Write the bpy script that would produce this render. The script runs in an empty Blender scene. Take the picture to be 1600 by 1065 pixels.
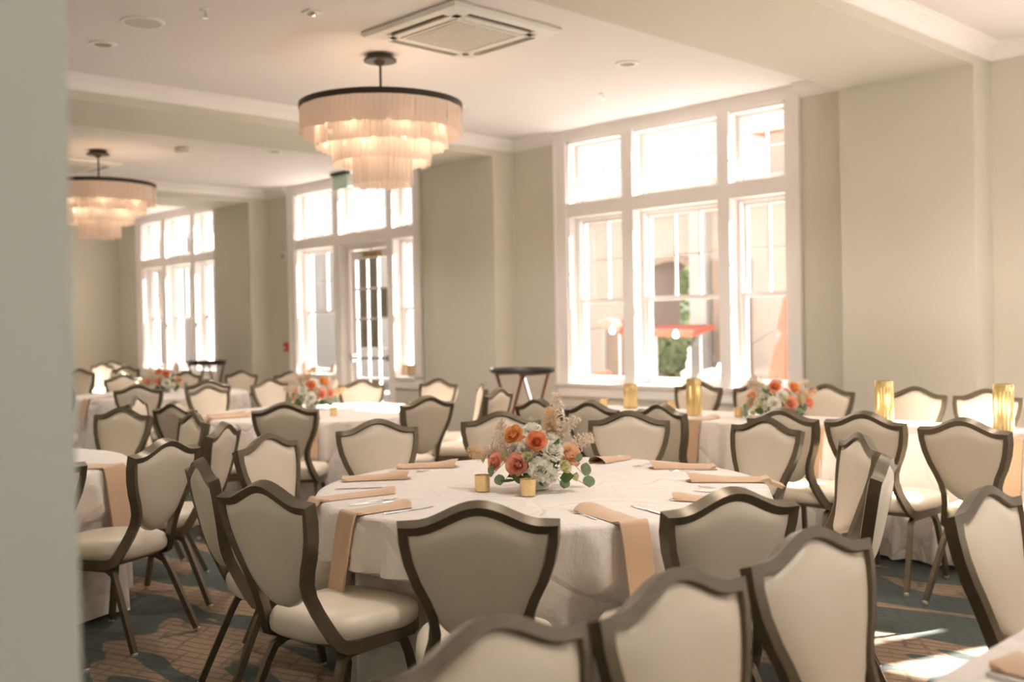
import bpy, bmesh, math, random
from math import sin, cos, pi, radians, sqrt, atan2, hypot
from mathutils import Vector, Matrix
random.seed(7)
SC = bpy.context.scene
COL = SC.collection

# ------------------------------------------------------------------ camera
def make_camera():
    yaw, pitch, roll, f = radians(45.8318703), radians(-0.81047551), radians(1.09015032), 1624.24
    fw = Vector((-sin(yaw)*cos(pitch), cos(yaw)*cos(pitch), sin(pitch)))
    r = Vector((cos(yaw), sin(yaw), 0)); d = -(r.cross(fw))
    cr, sr = cos(roll), sin(roll)
    R = cr*r + sr*d; D = -sr*r + cr*d
    cd = bpy.data.cameras.new('camera'); co = bpy.data.objects.new('camera', cd); COL.objects.link(co)
    m = Matrix(((R.x, -D.x, -fw.x, 0), (R.y, -D.y, -fw.y, 0), (R.z, -D.z, -fw.z, 1.46), (0, 0, 0, 1)))
    co.matrix_world = m
    cd.sensor_width = 36; cd.lens = f/1600*36; cd.clip_start = .05; cd.clip_end = 300
    cd.dof.use_dof = True; cd.dof.focus_distance = 3.95; cd.dof.aperture_fstop = 2.0
    SC.camera = co
make_camera()
vs = SC.view_settings
vs.view_transform = 'Standard'; vs.look = 'None'; vs.gamma = 1; vs.use_curve_mapping = False
vs.exposure = 1.62
# ------------------------------------------------------------------ sky, sun, lights
SUN_DIR = Vector((-.37, -1, -.70))
w = bpy.data.worlds.new('sky'); SC.world = w; w.use_nodes = True
bg = w.node_tree.nodes['Background']; bg.inputs[0].default_value = (1, .985, .965, 1); bg.inputs[1].default_value = .40
sd = bpy.data.lights.new('sun', 'SUN'); sd.energy = 21; sd.angle = .012; sd.color = (1, .965, .92)
so = bpy.data.objects.new('sun', sd); COL.objects.link(so); so.rotation_euler = SUN_DIR.to_track_quat('-Z', 'Y').to_euler(); so.location = (4, 14, 9)
for k, X in enumerate((-17.95, -12.45, -6.77, -1.1)):     # sky portals in the windows
    ld = bpy.data.lights.new('window_portal', 'AREA'); ld.shape = 'RECTANGLE'; ld.size = 3.0; ld.size_y = 2.85
    ld.cycles.is_portal = True
    lo = bpy.data.objects.new('window_portal', ld); COL.objects.link(lo); lo.location = (X, 9.2, 2.2)
    lo.rotation_euler = Vector((0, -1, 0)).to_track_quat('-Z', 'Y').to_euler()

for k, (Y, w_) in enumerate(((5.55, 5.7),)):      # portal for the unseen right-wall opening, widened to let in fill light
    ld = bpy.data.lights.new('window_portal', 'AREA'); ld.shape = 'RECTANGLE'; ld.size = w_; ld.size_y = 3.2; ld.cycles.is_portal = True
    lo = bpy.data.objects.new('window_portal', ld); COL.objects.link(lo); lo.location = (2.75, Y, 1.95)
    lo.rotation_euler = Vector((-1, 0, 0)).to_track_quat('-Z', 'Y').to_euler()
# ------------------------------------------------------------------ material helpers
MATS = {}
def mat(name, col, rough=.6, metal=0, spec=.5, bump=None, var=None, coat=0, sheen=0, emit=None):
    m = bpy.data.materials.new(name); m.use_nodes = True; nt = m.node_tree; N = nt.nodes; L = nt.links
    p = N['Principled BSDF']
    p.inputs['Base Color'].default_value = (*col, 1); p.inputs['Roughness'].default_value = rough
    p.inputs['Metallic'].default_value = metal; p.inputs['Specular IOR Level'].default_value = spec
    if coat: p.inputs['Coat Weight'].default_value = coat
    if sheen: p.inputs['Sheen Weight'].default_value = sheen
    if emit: p.inputs['Emission Color'].default_value = (*emit[0], 1); p.inputs['Emission Strength'].default_value = emit[1]
    tc = N.new('ShaderNodeTexCoord')
    if var:   # (scale, amount)
        nz = N.new('ShaderNodeTexNoise'); nz.inputs['Scale'].default_value = var[0]; nz.inputs['Detail'].default_value = 4
        L.new(tc.outputs['Object'], nz.inputs['Vector'])
        mr = N.new('ShaderNodeMapRange'); mr.inputs['To Min'].default_value = 1-var[1]; mr.inputs['To Max'].default_value = 1+var[1]
        mr.inputs['From Min'].default_value = .25; mr.inputs['From Max'].default_value = .75
        L.new(nz.outputs['Fac'], mr.inputs['Value'])
        mx = N.new('ShaderNodeMix'); mx.data_type = 'RGBA'; mx.blend_type = 'MULTIPLY'; mx.inputs['Factor'].default_value = 1
        mx.inputs['A'].default_value = (*col, 1); L.new(mr.outputs['Result'], mx.inputs['B']); L.new(mx.outputs['Result'], p.inputs['Base Color'])
    if bump:  # (scale, strength, distance)
        nb = N.new('ShaderNodeTexNoise'); nb.inputs['Scale'].default_value = bump[0]; nb.inputs['Detail'].default_value = 5
        L.new(tc.outputs['Object'], nb.inputs['Vector'])
        b = N.new('ShaderNodeBump'); b.inputs['Strength'].default_value = bump[1]; b.inputs['Distance'].default_value = bump[2]
        L.new(nb.outputs['Fac'], b.inputs['Height']); L.new(b.outputs['Normal'], p.inputs['Normal'])
    MATS[name] = m; return m
M = MATS
mat('wall_paint', (.66, .615, .525), .75, bump=(60, .05, .002), var=(.6, .02))
mat('ceiling_paint', (.78, .72, .69), .8, bump=(80, .04, .002))
mat('trim_paint', (.87, .815, .785), .45)
mat('post_paint', (.72, .78, .73), .7)
mat('bronze_frame', (.165, .13, .085), .36, metal=.5, bump=(300, .03, .0005), var=(25, .12))
mat('vinyl', (.79, .69, .56), .38, spec=.45, bump=(45, .06, .003), var=(5, .04))
mat('glide', (.75, .73, .7), .3, metal=.4)
mat('black_metal', (.045, .035, .02), .45, metal=.4)
mat('dark_cap', (.06, .05, .03), .5)
mat('tray_black', (.035, .033, .03), .35)
mat('red_wood', (.16, .035, .02), .4, var=(30, .3))
mat('brown_wood', (.10, .055, .03), .45, var=(30, .3))
mat('napkin', (.68, .45, .28), .55, sheen=.4, bump=(18, .15, .01), var=(9, .05))
mat('steel', (.75, .74, .72), .18, metal=1)
mat('porcelain', (.82, .80, .76), .25)
mat('gold_glass', (.88, .66, .34), .25, metal=.7, var=(90, .10))
mat('gold_rib', (.95, .75, .36), .12, metal=.55, spec=.8, var=(60, .10)); MATS['gold_rib'].node_tree.nodes['Principled BSDF'].inputs['Transmission Weight'].default_value = .3
mat('rose_orange', (.92, .42, .22), .6, var=(60, .15)); mat('rose_coral', (.94, .50, .36), .6, var=(60, .15))
mat('rose_peach', (.96, .68, .48), .6, var=(60, .12)); mat('rose_amber', (.90, .48, .18), .6, var=(60, .15))
mat('bloom_white', (1, .97, .89), .6, var=(80, .08)); mat('bloom_green', (.78, .78, .48), .6, var=(80, .1))
mat('pampas', (.95, .84, .72), .8, var=(40, .12)); mat('pampas_tan', (.90, .70, .46), .8, var=(40, .12))
mat('leaf_green', (.11, .19, .06), .5, var=(50, .25)); mat('leaf_grey', (.26, .36, .24), .6, var=(40, .15)); mat('stem_green', (.13, .17, .06), .6)
mat('plastic_white', (.80, .76, .70), .4); mat('plastic_grey', (.42, .38, .33), .6)
mat('slot_dark', (.05, .045, .03), .6); mat('louver', (.36, .31, .25), .55)
mat('red_plastic', (.6, .05, .03), .4)
mat('speaker_cloth', (.60, .56, .49), .8)
mat('bulb', (1, .85, .6), .4, emit=((1, .78, .5), 6))
mat('string_bulb', (1, .95, .85), .4, emit=((1, .92, .8), 30))
mat('picture_wood', (.35, .25, .15), .5); mat('picture_print', (.45, .33, .22), .6, var=(30, .5))
mat('exit_panel', (.45, .72, .58), .25)
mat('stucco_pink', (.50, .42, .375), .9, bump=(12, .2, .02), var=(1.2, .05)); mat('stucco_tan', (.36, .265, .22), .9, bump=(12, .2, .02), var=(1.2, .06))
mat('stucco_white', (.52, .48, .45), .9, var=(1, .04)); mat('paving', (.24, .22, .20), .9, var=(2, .06))
mat('orange_fabric', (.50, .13, .085), .8); mat('foliage', (.30, .35, .20), .8, var=(2, .3)); mat('foliage_pale', (.36, .42, .24), .8, var=(2, .3)); mat('bark', (.12, .08, .05), .9)
mat('roof_tile', (.45, .20, .12), .8); mat('grey_panel', (.62, .60, .58), .6); mat('brass', (.5, .36, .15), .35, metal=.8)

def thin(name, tr=.45):
    m = MATS[name]; N = m.node_tree.nodes; L = m.node_tree.links; p = N['Principled BSDF']; o = N['Material Output']
    t = N.new('ShaderNodeBsdfTranslucent'); t.inputs[0].default_value = p.inputs['Base Color'].default_value
    for l in list(L):
        if l.to_socket == p.inputs['Base Color']: L.new(l.from_socket, t.inputs[0])
    mx = N.new('ShaderNodeMixShader'); mx.inputs[0].default_value = tr; L.new(p.outputs[0], mx.inputs[1]); L.new(t.outputs[0], mx.inputs[2]); L.new(mx.outputs[0], o.inputs[0])
for k in ('rose_orange','rose_coral','rose_peach','rose_amber','bloom_white','bloom_green','pampas','pampas_tan','leaf_green','leaf_grey'): thin(k, .28 if k in ('bloom_white', 'pampas') else .45)
thin('foliage', .3); thin('foliage_pale', .3); thin('linen', .12) if 'linen' in MATS else None
def glass_mat():
    m = bpy.data.materials.new('window_glass'); m.use_nodes = True; N = m.node_tree.nodes; L = m.node_tree.links
    N.clear(); o = N.new('ShaderNodeOutputMaterial'); t = N.new('ShaderNodeBsdfTransparent'); g = N.new('ShaderNodeBsdfGlossy')
    t.inputs[0].default_value = (.97, .97, .96, 1); g.inputs['Roughness'].default_value = .02
    f = N.new('ShaderNodeFresnel'); f.inputs['IOR'].default_value = 1.3
    mx = N.new('ShaderNodeMixShader'); L.new(f.outputs[0], mx.inputs[0]); L.new(t.outputs[0], mx.inputs[1]); L.new(g.outputs[0], mx.inputs[2]); L.new(mx.outputs[0], o.inputs[0])
    MATS['window_glass'] = m
glass_mat()
def capiz_mat():
    m = bpy.data.materials.new('capiz'); m.use_nodes = True; N = m.node_tree.nodes; L = m.node_tree.links
    N.clear(); o = N.new('ShaderNodeOutputMaterial'); t = N.new('ShaderNodeBsdfTransparent'); d = N.new('ShaderNodeBsdfDiffuse'); tl = N.new('ShaderNodeBsdfTranslucent'); g = N.new('ShaderNodeBsdfGlossy')
    tc = N.new('ShaderNodeTexCoord'); mp = N.new('ShaderNodeMapping'); mp.inputs['Scale'].default_value = (60, 60, 4); nz = N.new('ShaderNodeTexNoise'); nz.inputs['Scale'].default_value = 1.5
    L.new(tc.outputs['Object'], mp.inputs[0]); L.new(mp.outputs[0], nz.inputs['Vector'])
    cr = N.new('ShaderNodeValToRGB'); cr.color_ramp.elements[0].color = (.86, .74, .66, 1); cr.color_ramp.elements[1].color = (1, .93, .87, 1)
    cr.color_ramp.elements[0].position = .3; cr.color_ramp.elements[1].position = .7
    L.new(nz.outputs['Fac'], cr.inputs[0]); L.new(cr.outputs[0], d.inputs[0]); L.new(cr.outputs[0], tl.inputs[0])
    g.inputs['Roughness'].default_value = .3; g.inputs[0].default_value = (.9, .85, .8, 1)
    a = N.new('ShaderNodeMixShader'); a.inputs[0].default_value = .55; L.new(d.outputs[0], a.inputs[1]); L.new(tl.outputs[0], a.inputs[2])
    b = N.new('ShaderNodeMixShader'); b.inputs[0].default_value = .16; L.new(a.outputs[0], b.inputs[1]); L.new(t.outputs[0], b.inputs[2])
    c = N.new('ShaderNodeMixShader'); c.inputs[0].default_value = .06; L.new(b.outputs[0], c.inputs[1]); L.new(g.outputs[0], c.inputs[2]); L.new(c.outputs[0], o.inputs[0])
    MATS['capiz'] = m
capiz_mat()
def cloth_mat():
    m = mat('linen', (.88, .80, .74), .75, sheen=.3); N = m.node_tree.nodes; L = m.node_tree.links; p = N['Principled BSDF']
    tc = N.new('ShaderNodeTexCoord')
    n1 = N.new('ShaderNodeTexNoise'); n1.inputs['Scale'].default_value = 5; n1.inputs['Detail'].default_value = 6; n1.inputs['Distortion'].default_value = 1.6
    n2 = N.new('ShaderNodeTexVoronoi'); n2.inputs['Scale'].default_value = 3.2; n2.feature = 'DISTANCE_TO_EDGE'
    nd = N.new('ShaderNodeTexNoise'); nd.inputs['Scale'].default_value = 2.5
    mxv = N.new('ShaderNodeMix'); mxv.data_type = 'RGBA'; mxv.inputs['Factor'].default_value = .25
    L.new(tc.outputs['Object'], nd.inputs['Vector']); L.new(tc.outputs['Object'], mxv.inputs['A']); L.new(nd.outputs['Color'], mxv.inputs['B']); L.new(mxv.outputs['Result'], n2.inputs['Vector'])
    L.new(tc.outputs['Object'], n1.inputs['Vector'])
    mr = N.new('ShaderNodeMapRange'); mr.inputs['From Max'].default_value = .06; mr.inputs['To Max'].default_value = .35; L.new(n2.outputs['Distance'], mr.inputs['Value'])
    ad = N.new('ShaderNodeMath'); ad.operation = 'ADD'; L.new(n1.outputs['Fac'], ad.inputs[0]); L.new(mr.outputs['Result'], ad.inputs[1])
    b = N.new('ShaderNodeBump'); b.inputs['Strength'].default_value = .7; b.inputs['Distance'].default_value = .025
    L.new(ad.outputs[0], b.inputs['Height']); L.new(b.outputs['Normal'], p.inputs['Normal'])
cloth_mat()
def carpet_mat():
    m = mat('carpet', (.1, .1, .08), .95, spec=.1, sheen=.2); N = m.node_tree.nodes; L = m.node_tree.links; p = N['Principled BSDF']
    tc = N.new('ShaderNodeTexCoord')
    def noise(sc, det=2):
        n = N.new('ShaderNodeTexNoise'); n.inputs['Scale'].default_value = sc; n.inputs['Detail'].default_value = det; L.new(tc.outputs['Object'], n.inputs['Vector']); return n
    mpb = N.new('ShaderNodeMapping'); mpb.inputs['Rotation'].default_value = (0, 0, .5); mpb.inputs['Scale'].default_value = (.5, 1.9, 1); L.new(tc.outputs['Object'], mpb.inputs[0])
    big = N.new('ShaderNodeTexNoise'); big.inputs['Scale'].default_value = 1.25; big.inputs['Detail'].default_value = .8; big.inputs['Distortion'].default_value = 1.6; L.new(mpb.outputs[0], big.inputs['Vector'])
    r1 = N.new('ShaderNodeValToRGB'); r1.color_ramp.interpolation = 'LINEAR'
    e = r1.color_ramp.elements; e[0].position = .525; e[0].color = (.062, .080, .066, 1); e[1].position = .535; e[1].color = (.29, .19, .115, 1)
    L.new(big.outputs['Fac'], r1.inputs[0])
    # woven hatch lines, two directions, broken up by noise
    nz = noise(9, 3)
    def lines(rot, sc):
        mp = N.new('ShaderNodeMapping'); mp.inputs['Rotation'].default_value = (0, 0, rot); L.new(tc.outputs['Object'], mp.inputs[0])
        wv = N.new('ShaderNodeTexWave'); wv.inputs['Scale'].default_value = sc; wv.inputs['Distortion'].default_value = 2.4; wv.inputs['Detail'].default_value = 3; wv.inputs['Detail Scale'].default_value = 1.5; L.new(mp.outputs[0], wv.inputs['Vector'])
        rr = N.new('ShaderNodeMapRange'); rr.inputs['From Min'].default_value = .80; rr.inputs['From Max'].default_value = .93; L.new(wv.outputs['Fac'], rr.inputs['Value']); return rr
    a = lines(1.25, 5.5); b = lines(2.5, 4)
    bk = N.new('ShaderNodeMapRange'); bk.inputs['From Min'].default_value = .42; bk.inputs['From Max'].default_value = .58; L.new(nz.outputs['Fac'], bk.inputs['Value'])
    bm2 = N.new('ShaderNodeMath'); bm2.operation = 'MULTIPLY'; L.new(b.outputs[0], bm2.inputs[0]); L.new(bk.outputs[0], bm2.inputs[1])
    mxm = N.new('ShaderNodeMath'); mxm.operation = 'MAXIMUM'; L.new(a.outputs[0], mxm.inputs[0]); L.new(bm2.outputs[0], mxm.inputs[1])
    ml = N.new('ShaderNodeMath'); ml.operation = 'MULTIPLY'; ml.inputs[1].default_value = .5; L.new(mxm.outputs[0], ml.inputs[0])
    mx = N.new('ShaderNodeMix'); mx.data_type = 'RGBA'; L.new(ml.outputs[0], mx.inputs['Factor']); L.new(r1.outputs[0], mx.inputs['A']); mx.inputs['B'].default_value = (.035, .032, .022, 1)
    nf = noise(160, 2); mr = N.new('ShaderNodeMapRange'); mr.inputs['To Min'].default_value = .6; mr.inputs['To Max'].default_value = 1.4; L.new(nf.outputs['Fac'], mr.inputs['Value'])
    mm = N.new('ShaderNodeMix'); mm.data_type = 'RGBA'; mm.blend_type = 'MULTIPLY'; mm.inputs['Factor'].default_value = 1; L.new(mx.outputs['Result'], mm.inputs['A']); L.new(mr.outputs[0], mm.inputs['B'])
    L.new(mm.outputs['Result'], p.inputs['Base Color'])
    bp = N.new('ShaderNodeBump'); bp.inputs['Strength'].default_value = .5; bp.inputs['Distance'].default_value = .004; L.new(nf.outputs['Fac'], bp.inputs['Height']); L.new(bp.outputs['Normal'], p.inputs['Normal'])
carpet_mat()

# ------------------------------------------------------------------ mesh helpers
class MB:
    def __init__(s): s.v = []; s.f = []
    def add(s, vs, fs):
        n = len(s.v); s.v += [tuple(v) for v in vs]; s.f += [tuple(i+n for i in f) for f in fs]; return s
    def box(s, x0, x1, y0, y1, z0, z1):
        return s.add([(x0,y0,z0),(x1,y0,z0),(x1,y1,z0),(x0,y1,z0),(x0,y0,z1),(x1,y0,z1),(x1,y1,z1),(x0,y1,z1)],
                     [(0,3,2,1),(4,5,6,7),(0,1,5,4),(1,2,6,5),(2,3,7,6),(3,0,4,7)])
    def lathe(s, prof, c=(0,0,0), n=24, caps=True, mod=None):
        vs, fs = [], []
        for (r, z) in prof:
            for i in range(n):
                a = 2*pi*i/n; rr = r*(mod(i, z) if mod else 1); vs.append((c[0]+rr*cos(a), c[1]+rr*sin(a), c[2]+z))
        for k in range(len(prof)-1):
            for i in range(n): j = (i+1) % n; fs.append((k*n+i, k*n+j, (k+1)*n+j, (k+1)*n+i))
        if caps: fs.append(tuple(range(n))[::-1]); fs.append(tuple((len(prof)-1)*n+i for i in range(n)))
        return s.add(vs, fs)
    def sweep(s, pts, ww, dd, D0, closed=False, caps=True):
        """rectangular section: half-width ww in the bend plane normal, half-depth dd along D0 (rotation-minimising)"""
        P = [Vector(p) for p in pts]; n = len(P); D = Vector(D0).normalized(); rings = []; Tp = None
        for i in range(n):
            a = (P[i]-P[i-1]).normalized() if i > 0 or closed else None
            b = (P[(i+1) % n]-P[i]).normalized() if i < n-1 or closed else None
            T = ((a+b).normalized() if a and b else (a or b)); sc = 1
            if a and b: sc = min(1/max(.5, sqrt((1+a.dot(b))/2)), 1.8)
            if Tp is not None: D = Tp.rotation_difference(T) @ D
            D = (D - T*D.dot(T)).normalized(); Tp = T; Nn = T.cross(D)
            kn = sc if (a and b and abs((b-a).dot(Nn)) >= abs((b-a).dot(D))) else 1
            kd = sc if kn == 1 else 1
            W = ww(i) if callable(ww) else ww
            rings.append([P[i]+Nn*W*kn*p+D*dd*kd*q for p, q in ((1,1),(-1,1),(-1,-1),(1,-1))])
        vs = [v for r in rings for v in r]; fs = []
        for i in range(n if closed else n-1):
            j = (i+1) % n
            for k in range(4): l = (k+1) % 4; fs.append((i*4+k, i*4+l, j*4+l, j*4+k))
        if caps and not closed: fs.append((3,2,1,0)); fs.append(tuple((n-1)*4+k for k in range(4)))
        return s.add(vs, fs)
    def tube(s, pts, r, n=8, caps=True):
        P = [Vector(p) for p in pts]; D = None; Tp = None; vs = []
        for i, p in enumerate(P):
            T = (P[min(i+1, len(P)-1)]-P[max(i-1, 0)]).normalized()
            if D is None: D = T.orthogonal().normalized()
            else: D = Tp.rotation_difference(T) @ D
            Tp = T; E_ = T.cross(D); rr = r(i) if callable(r) else r
            vs += [p+(D*cos(2*pi*k/n)+E_*sin(2*pi*k/n))*rr for k in range(n)]
        fs = [(i*n+k, i*n+(k+1) % n, (i+1)*n+(k+1) % n, (i+1)*n+k) for i in range(len(P)-1) for k in range(n)]
        if caps: fs.append(tuple(range(n))[::-1]); fs.append(tuple((len(P)-1)*n+k for k in range(n)))
        return s.add(vs, fs)
    def grid(s, fn, nu, nv, closeu=False):
        vs = [fn(i, j) for j in range(nv) for i in range(nu)]; fs = []
        for j in range(nv-1):
            for i in range(nu if closeu else nu-1): k = (i+1) % nu; fs.append((j*nu+i, j*nu+k, (j+1)*nu+k, (j+1)*nu+i))
        return s.add(vs, fs)
    def mesh(s, name, m, smooth=None, bevel=0):
        me = bpy.data.meshes.new(name); me.from_pydata([tuple(v) for v in s.v], [], s.f); me.validate()
        bm = bmesh.new(); bm.from_mesh(me); bmesh.ops.recalc_face_normals(bm, faces=bm.faces)
        if bevel: bmesh.ops.bevel(bm, geom=list(bm.edges), offset=bevel, segments=1, affect='EDGES', clamp_overlap=True)
        bm.to_mesh(me); bm.free()
        if smooth is not None:
            me.polygons.foreach_set('use_smooth', [True]*len(me.polygons)); me.set_sharp_from_angle(angle=radians(smooth))
        me.materials.append(MATS[m]); return me
def tag(o, label=None, cat=None, group=None, kind=None):
    if label: o['label'] = label
    if cat: o['category'] = cat
    if group: o['group'] = group
    if kind: o['kind'] = kind
    return o
def obj(name, mb, m=None, parent=None, smooth=None, loc=None, rot=None, bevel=0, kind=None, label=None):
    me = mb if isinstance(mb, bpy.types.Mesh) else mb.mesh(name, m, smooth, bevel)
    o = bpy.data.objects.new(name, me); COL.objects.link(o)
    if parent: o.parent = parent
    if loc is not None: o.location = loc
    if rot is not None: o.rotation_euler = rot
    if kind: o['kind'] = kind
    if label: o['label'] = label
    return o
def thing(name, label=None, cat=None, loc=(0,0,0), rz=0, group=None, kind=None):
    o = bpy.data.objects.new(name, None); COL.objects.link(o); o.location = loc; o.rotation_euler = (0, 0, rz); o.empty_display_size = .1
    return tag(o, label, cat, group, kind)
def struct(name, mb, m, parent=None, **k):
    o = obj(name, mb, m, parent, **k)
    if not parent: o['kind'] = 'structure'
    return o
def copy_tree(o, parent=None):
    c = o.copy(); COL.objects.link(c); c.parent = parent
    for ch in KIDS.get(o.name, []): copy_tree(ch, c)
    return c
KIDS = {}
def index_kids(o):
    ks = [x for x in COL.objects if x.parent == o]; KIDS[o.name] = ks
    for k in ks: index_kids(k)

# ------------------------------------------------------------------ room shell
ZC, ZS, YW = 3.70, 3.50, 8.9
PX = [(-20.4, None)]
struct('floor', MB().box(-20.7, 2.6, -4.2, 9.2, -.12, 0), 'carpet')
struct('ceiling', MB().box(-20.7, 2.6, -4.2, 9.2, ZC, ZC+.2), 'ceiling_paint')
# window wall with three seen windows and two more to the right that light the room
WIN = [(-19.36, -16.40), (-13.96, -11.02), (-8.20, -5.32), (-2.52, .36)]   # inner opening
ZB, ZT = .79, 3.58
wb = MB(); x = -20.7
for k, (a, b) in enumerate(WIN):
    wb.box(x, a, YW, 9.22, 0, ZC+.1); wb.box(a, b, YW, 9.22, ZT, ZC+.1)
    if k == 1:
        wb.box(a, -12.80, YW, 9.22, 0, ZB); wb.box(-11.58, b, YW, 9.22, 0, ZB)
    else: wb.box(a, b, YW, 9.22, 0, ZB)
    x = b
wb.box(x, 2.6, YW, 9.22, 0, ZC+.1)
struct('wall_back', wb, 'wall_paint')
struct('wall_left', MB().box(-20.7, -20.45, -4.2, YW, 0, ZC), 'wall_paint')
rb_ = MB(); yy_ = -4.2  # unseen right wall; its opening is sized to bring in side light
for Y, w_ in ((5.55, 5.8),):
    rb_.box(2.4, 2.6, yy_, Y-w_/2, 0, ZC); rb_.box(2.4, 2.6, Y-w_/2, Y+w_/2, 0, .25); rb_.box(2.4, 2.6, Y-w_/2, Y+w_/2, 3.55, ZC); yy_ = Y+w_/2
rb_.box(2.4, 2.6, yy_, YW, 0, ZC)
struct('wall_right', rb_, 'wall_paint')
struct('wall_near', MB().box(-20.45, -1.2, .2, .468, 0, ZC), 'post_paint')
struct('wall_rear', MB().box(-1.2, 2.4, -4.2, -4.0, 0, ZC), 'wall_paint')
struct('wall_entry', MB().box(-1.45, -1.2, -4.2, .2, 0, ZC), 'post_paint')
# piers and beams
BX = [(-4.58, -3.41), (-10.23, -9.07), (-15.9, -14.73), (1.05, 2.4)]
for a, b in BX:
    pb = MB().box(a, b, 8.55, YW, 0, ZS); struct('trim_1', pb, 'wall_paint')
    bb = MB().box(a, b, .468, YW, ZS, ZC); struct('trim_2', bb, 'wall_paint')
def crown(path, nrm, name='trim_3'):
    """crown moulding: stepped cove profile below the ceiling, path = two points, nrm = into the room"""
    prof = [(0, -.125), (.018, -.125), (.022, -.105), (.045, -.075), (.085, -.045), (.105, -.035), (.11, -.018), (.125, -.014), (.125, 0), (0, 0)]
    (x0, y0), (x1, y1) = path; b = MB(); vs = []
    for (px_, py_) in ((x0, y0), (x1, y1)):
        for d, z in prof: vs.append((px_+nrm[0]*d, py_+nrm[1]*d, ZC+z))
    n = len(prof); fs = [(i, (i+1) % n, n+(i+1) % n, n+i) for i in range(n)]+[tuple(range(n)), tuple(range(n, 2*n))]
    b.add(vs, fs); o = struct(name, b, 'trim_paint'); return o
bays = [(-20.45, -15.9), (-14.73, -10.23), (-9.07, -4.58), (-3.41, 1.05)]
outer = [(-19.53, -16.23), (-14.12, -10.88), (-8.37, -5.18), (-2.68, .52)]
for (a, b), (oa, ob) in zip(bays, outer):
    if oa-a > .05: crown(((a, YW), (oa, YW)), (0, -1))
    if b-ob > .05: crown(((ob, YW), (b, YW)), (0, -1))
    crown(((a, .468), (a, YW)), (1, 0)); crown(((b, .468), (b, YW)), (-1, 0))
    if a < -1.2: crown(((a, .468), (min(b, -1.2), .468)), (0, 1))
bsb = MB().box(-20.45, -20.43, .5, YW, 0, .14); struct('baseboard_left', bsb, 'trim_paint')
bsb = MB(); x = -20.43
for (a, b) in [(-20.43, -15.9), (-14.73, -12.9), (-11.5, -10.23), (-9.07, -4.58), (-3.41, 1.05)]: bsb.box(a, b, YW-.018, YW, 0, .14)
for a, b in BX: bsb.box(a-.018, b+.018, 8.532, 8.55, 0, .14)
struct('baseboard_back', bsb, 'trim_paint')

# ------------------------------------------------------------------ windows
def sash(parent, x0, x1, z0, z1, y, cols, rows, st=.05, name='sash', glass=True, botr=.07):
    """sash frame with muntins and one pane per light; the panes are sub-parts"""
    t = .04; b = MB(); b.box(x0, x0+st, y, y+t, z0, z1); b.box(x1-st, x1, y, y+t, z0, z1)
    b.box(x0+st, x1-st, y, y+t, z0, z0+botr); b.box(x0+st, x1-st, y, y+t, z1-st, z1)
    s_ = obj(name, b, 'trim_paint', parent)
    gx0, gx1, gz0, gz1 = x0+st, x1-st, z0+botr, z1-st; mt = .022
    for i in range(1, cols):
        xx = gx0+(gx1-gx0)*i/cols; obj('muntin', MB().box(xx-mt/2, xx+mt/2, y+.005, y+t-.004, gz0, gz1), 'trim_paint', s_)
    for j in range(1, rows):
        zz = gz0+(gz1-gz0)*j/rows; obj('muntin', MB().box(gx0, gx1, y+.007, y+t-.006, zz-mt/2, zz+mt/2), 'trim_paint', s_)
    for i in range(cols):
        for j in range(rows):
            a, c = gx0+(gx1-gx0)*i/cols, gx0+(gx1-gx0)*(i+1)/cols; d, e = gz0+(gz1-gz0)*j/rows, gz0+(gz1-gz0)*(j+1)/rows
            yy = y+.021; obj('glass_pane', MB().add([(a,yy,d),(c,yy,d),(c,yy,e),(a,yy,e)], [(0,1,2,3)]), 'window_glass', s_)
    return s_
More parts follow.
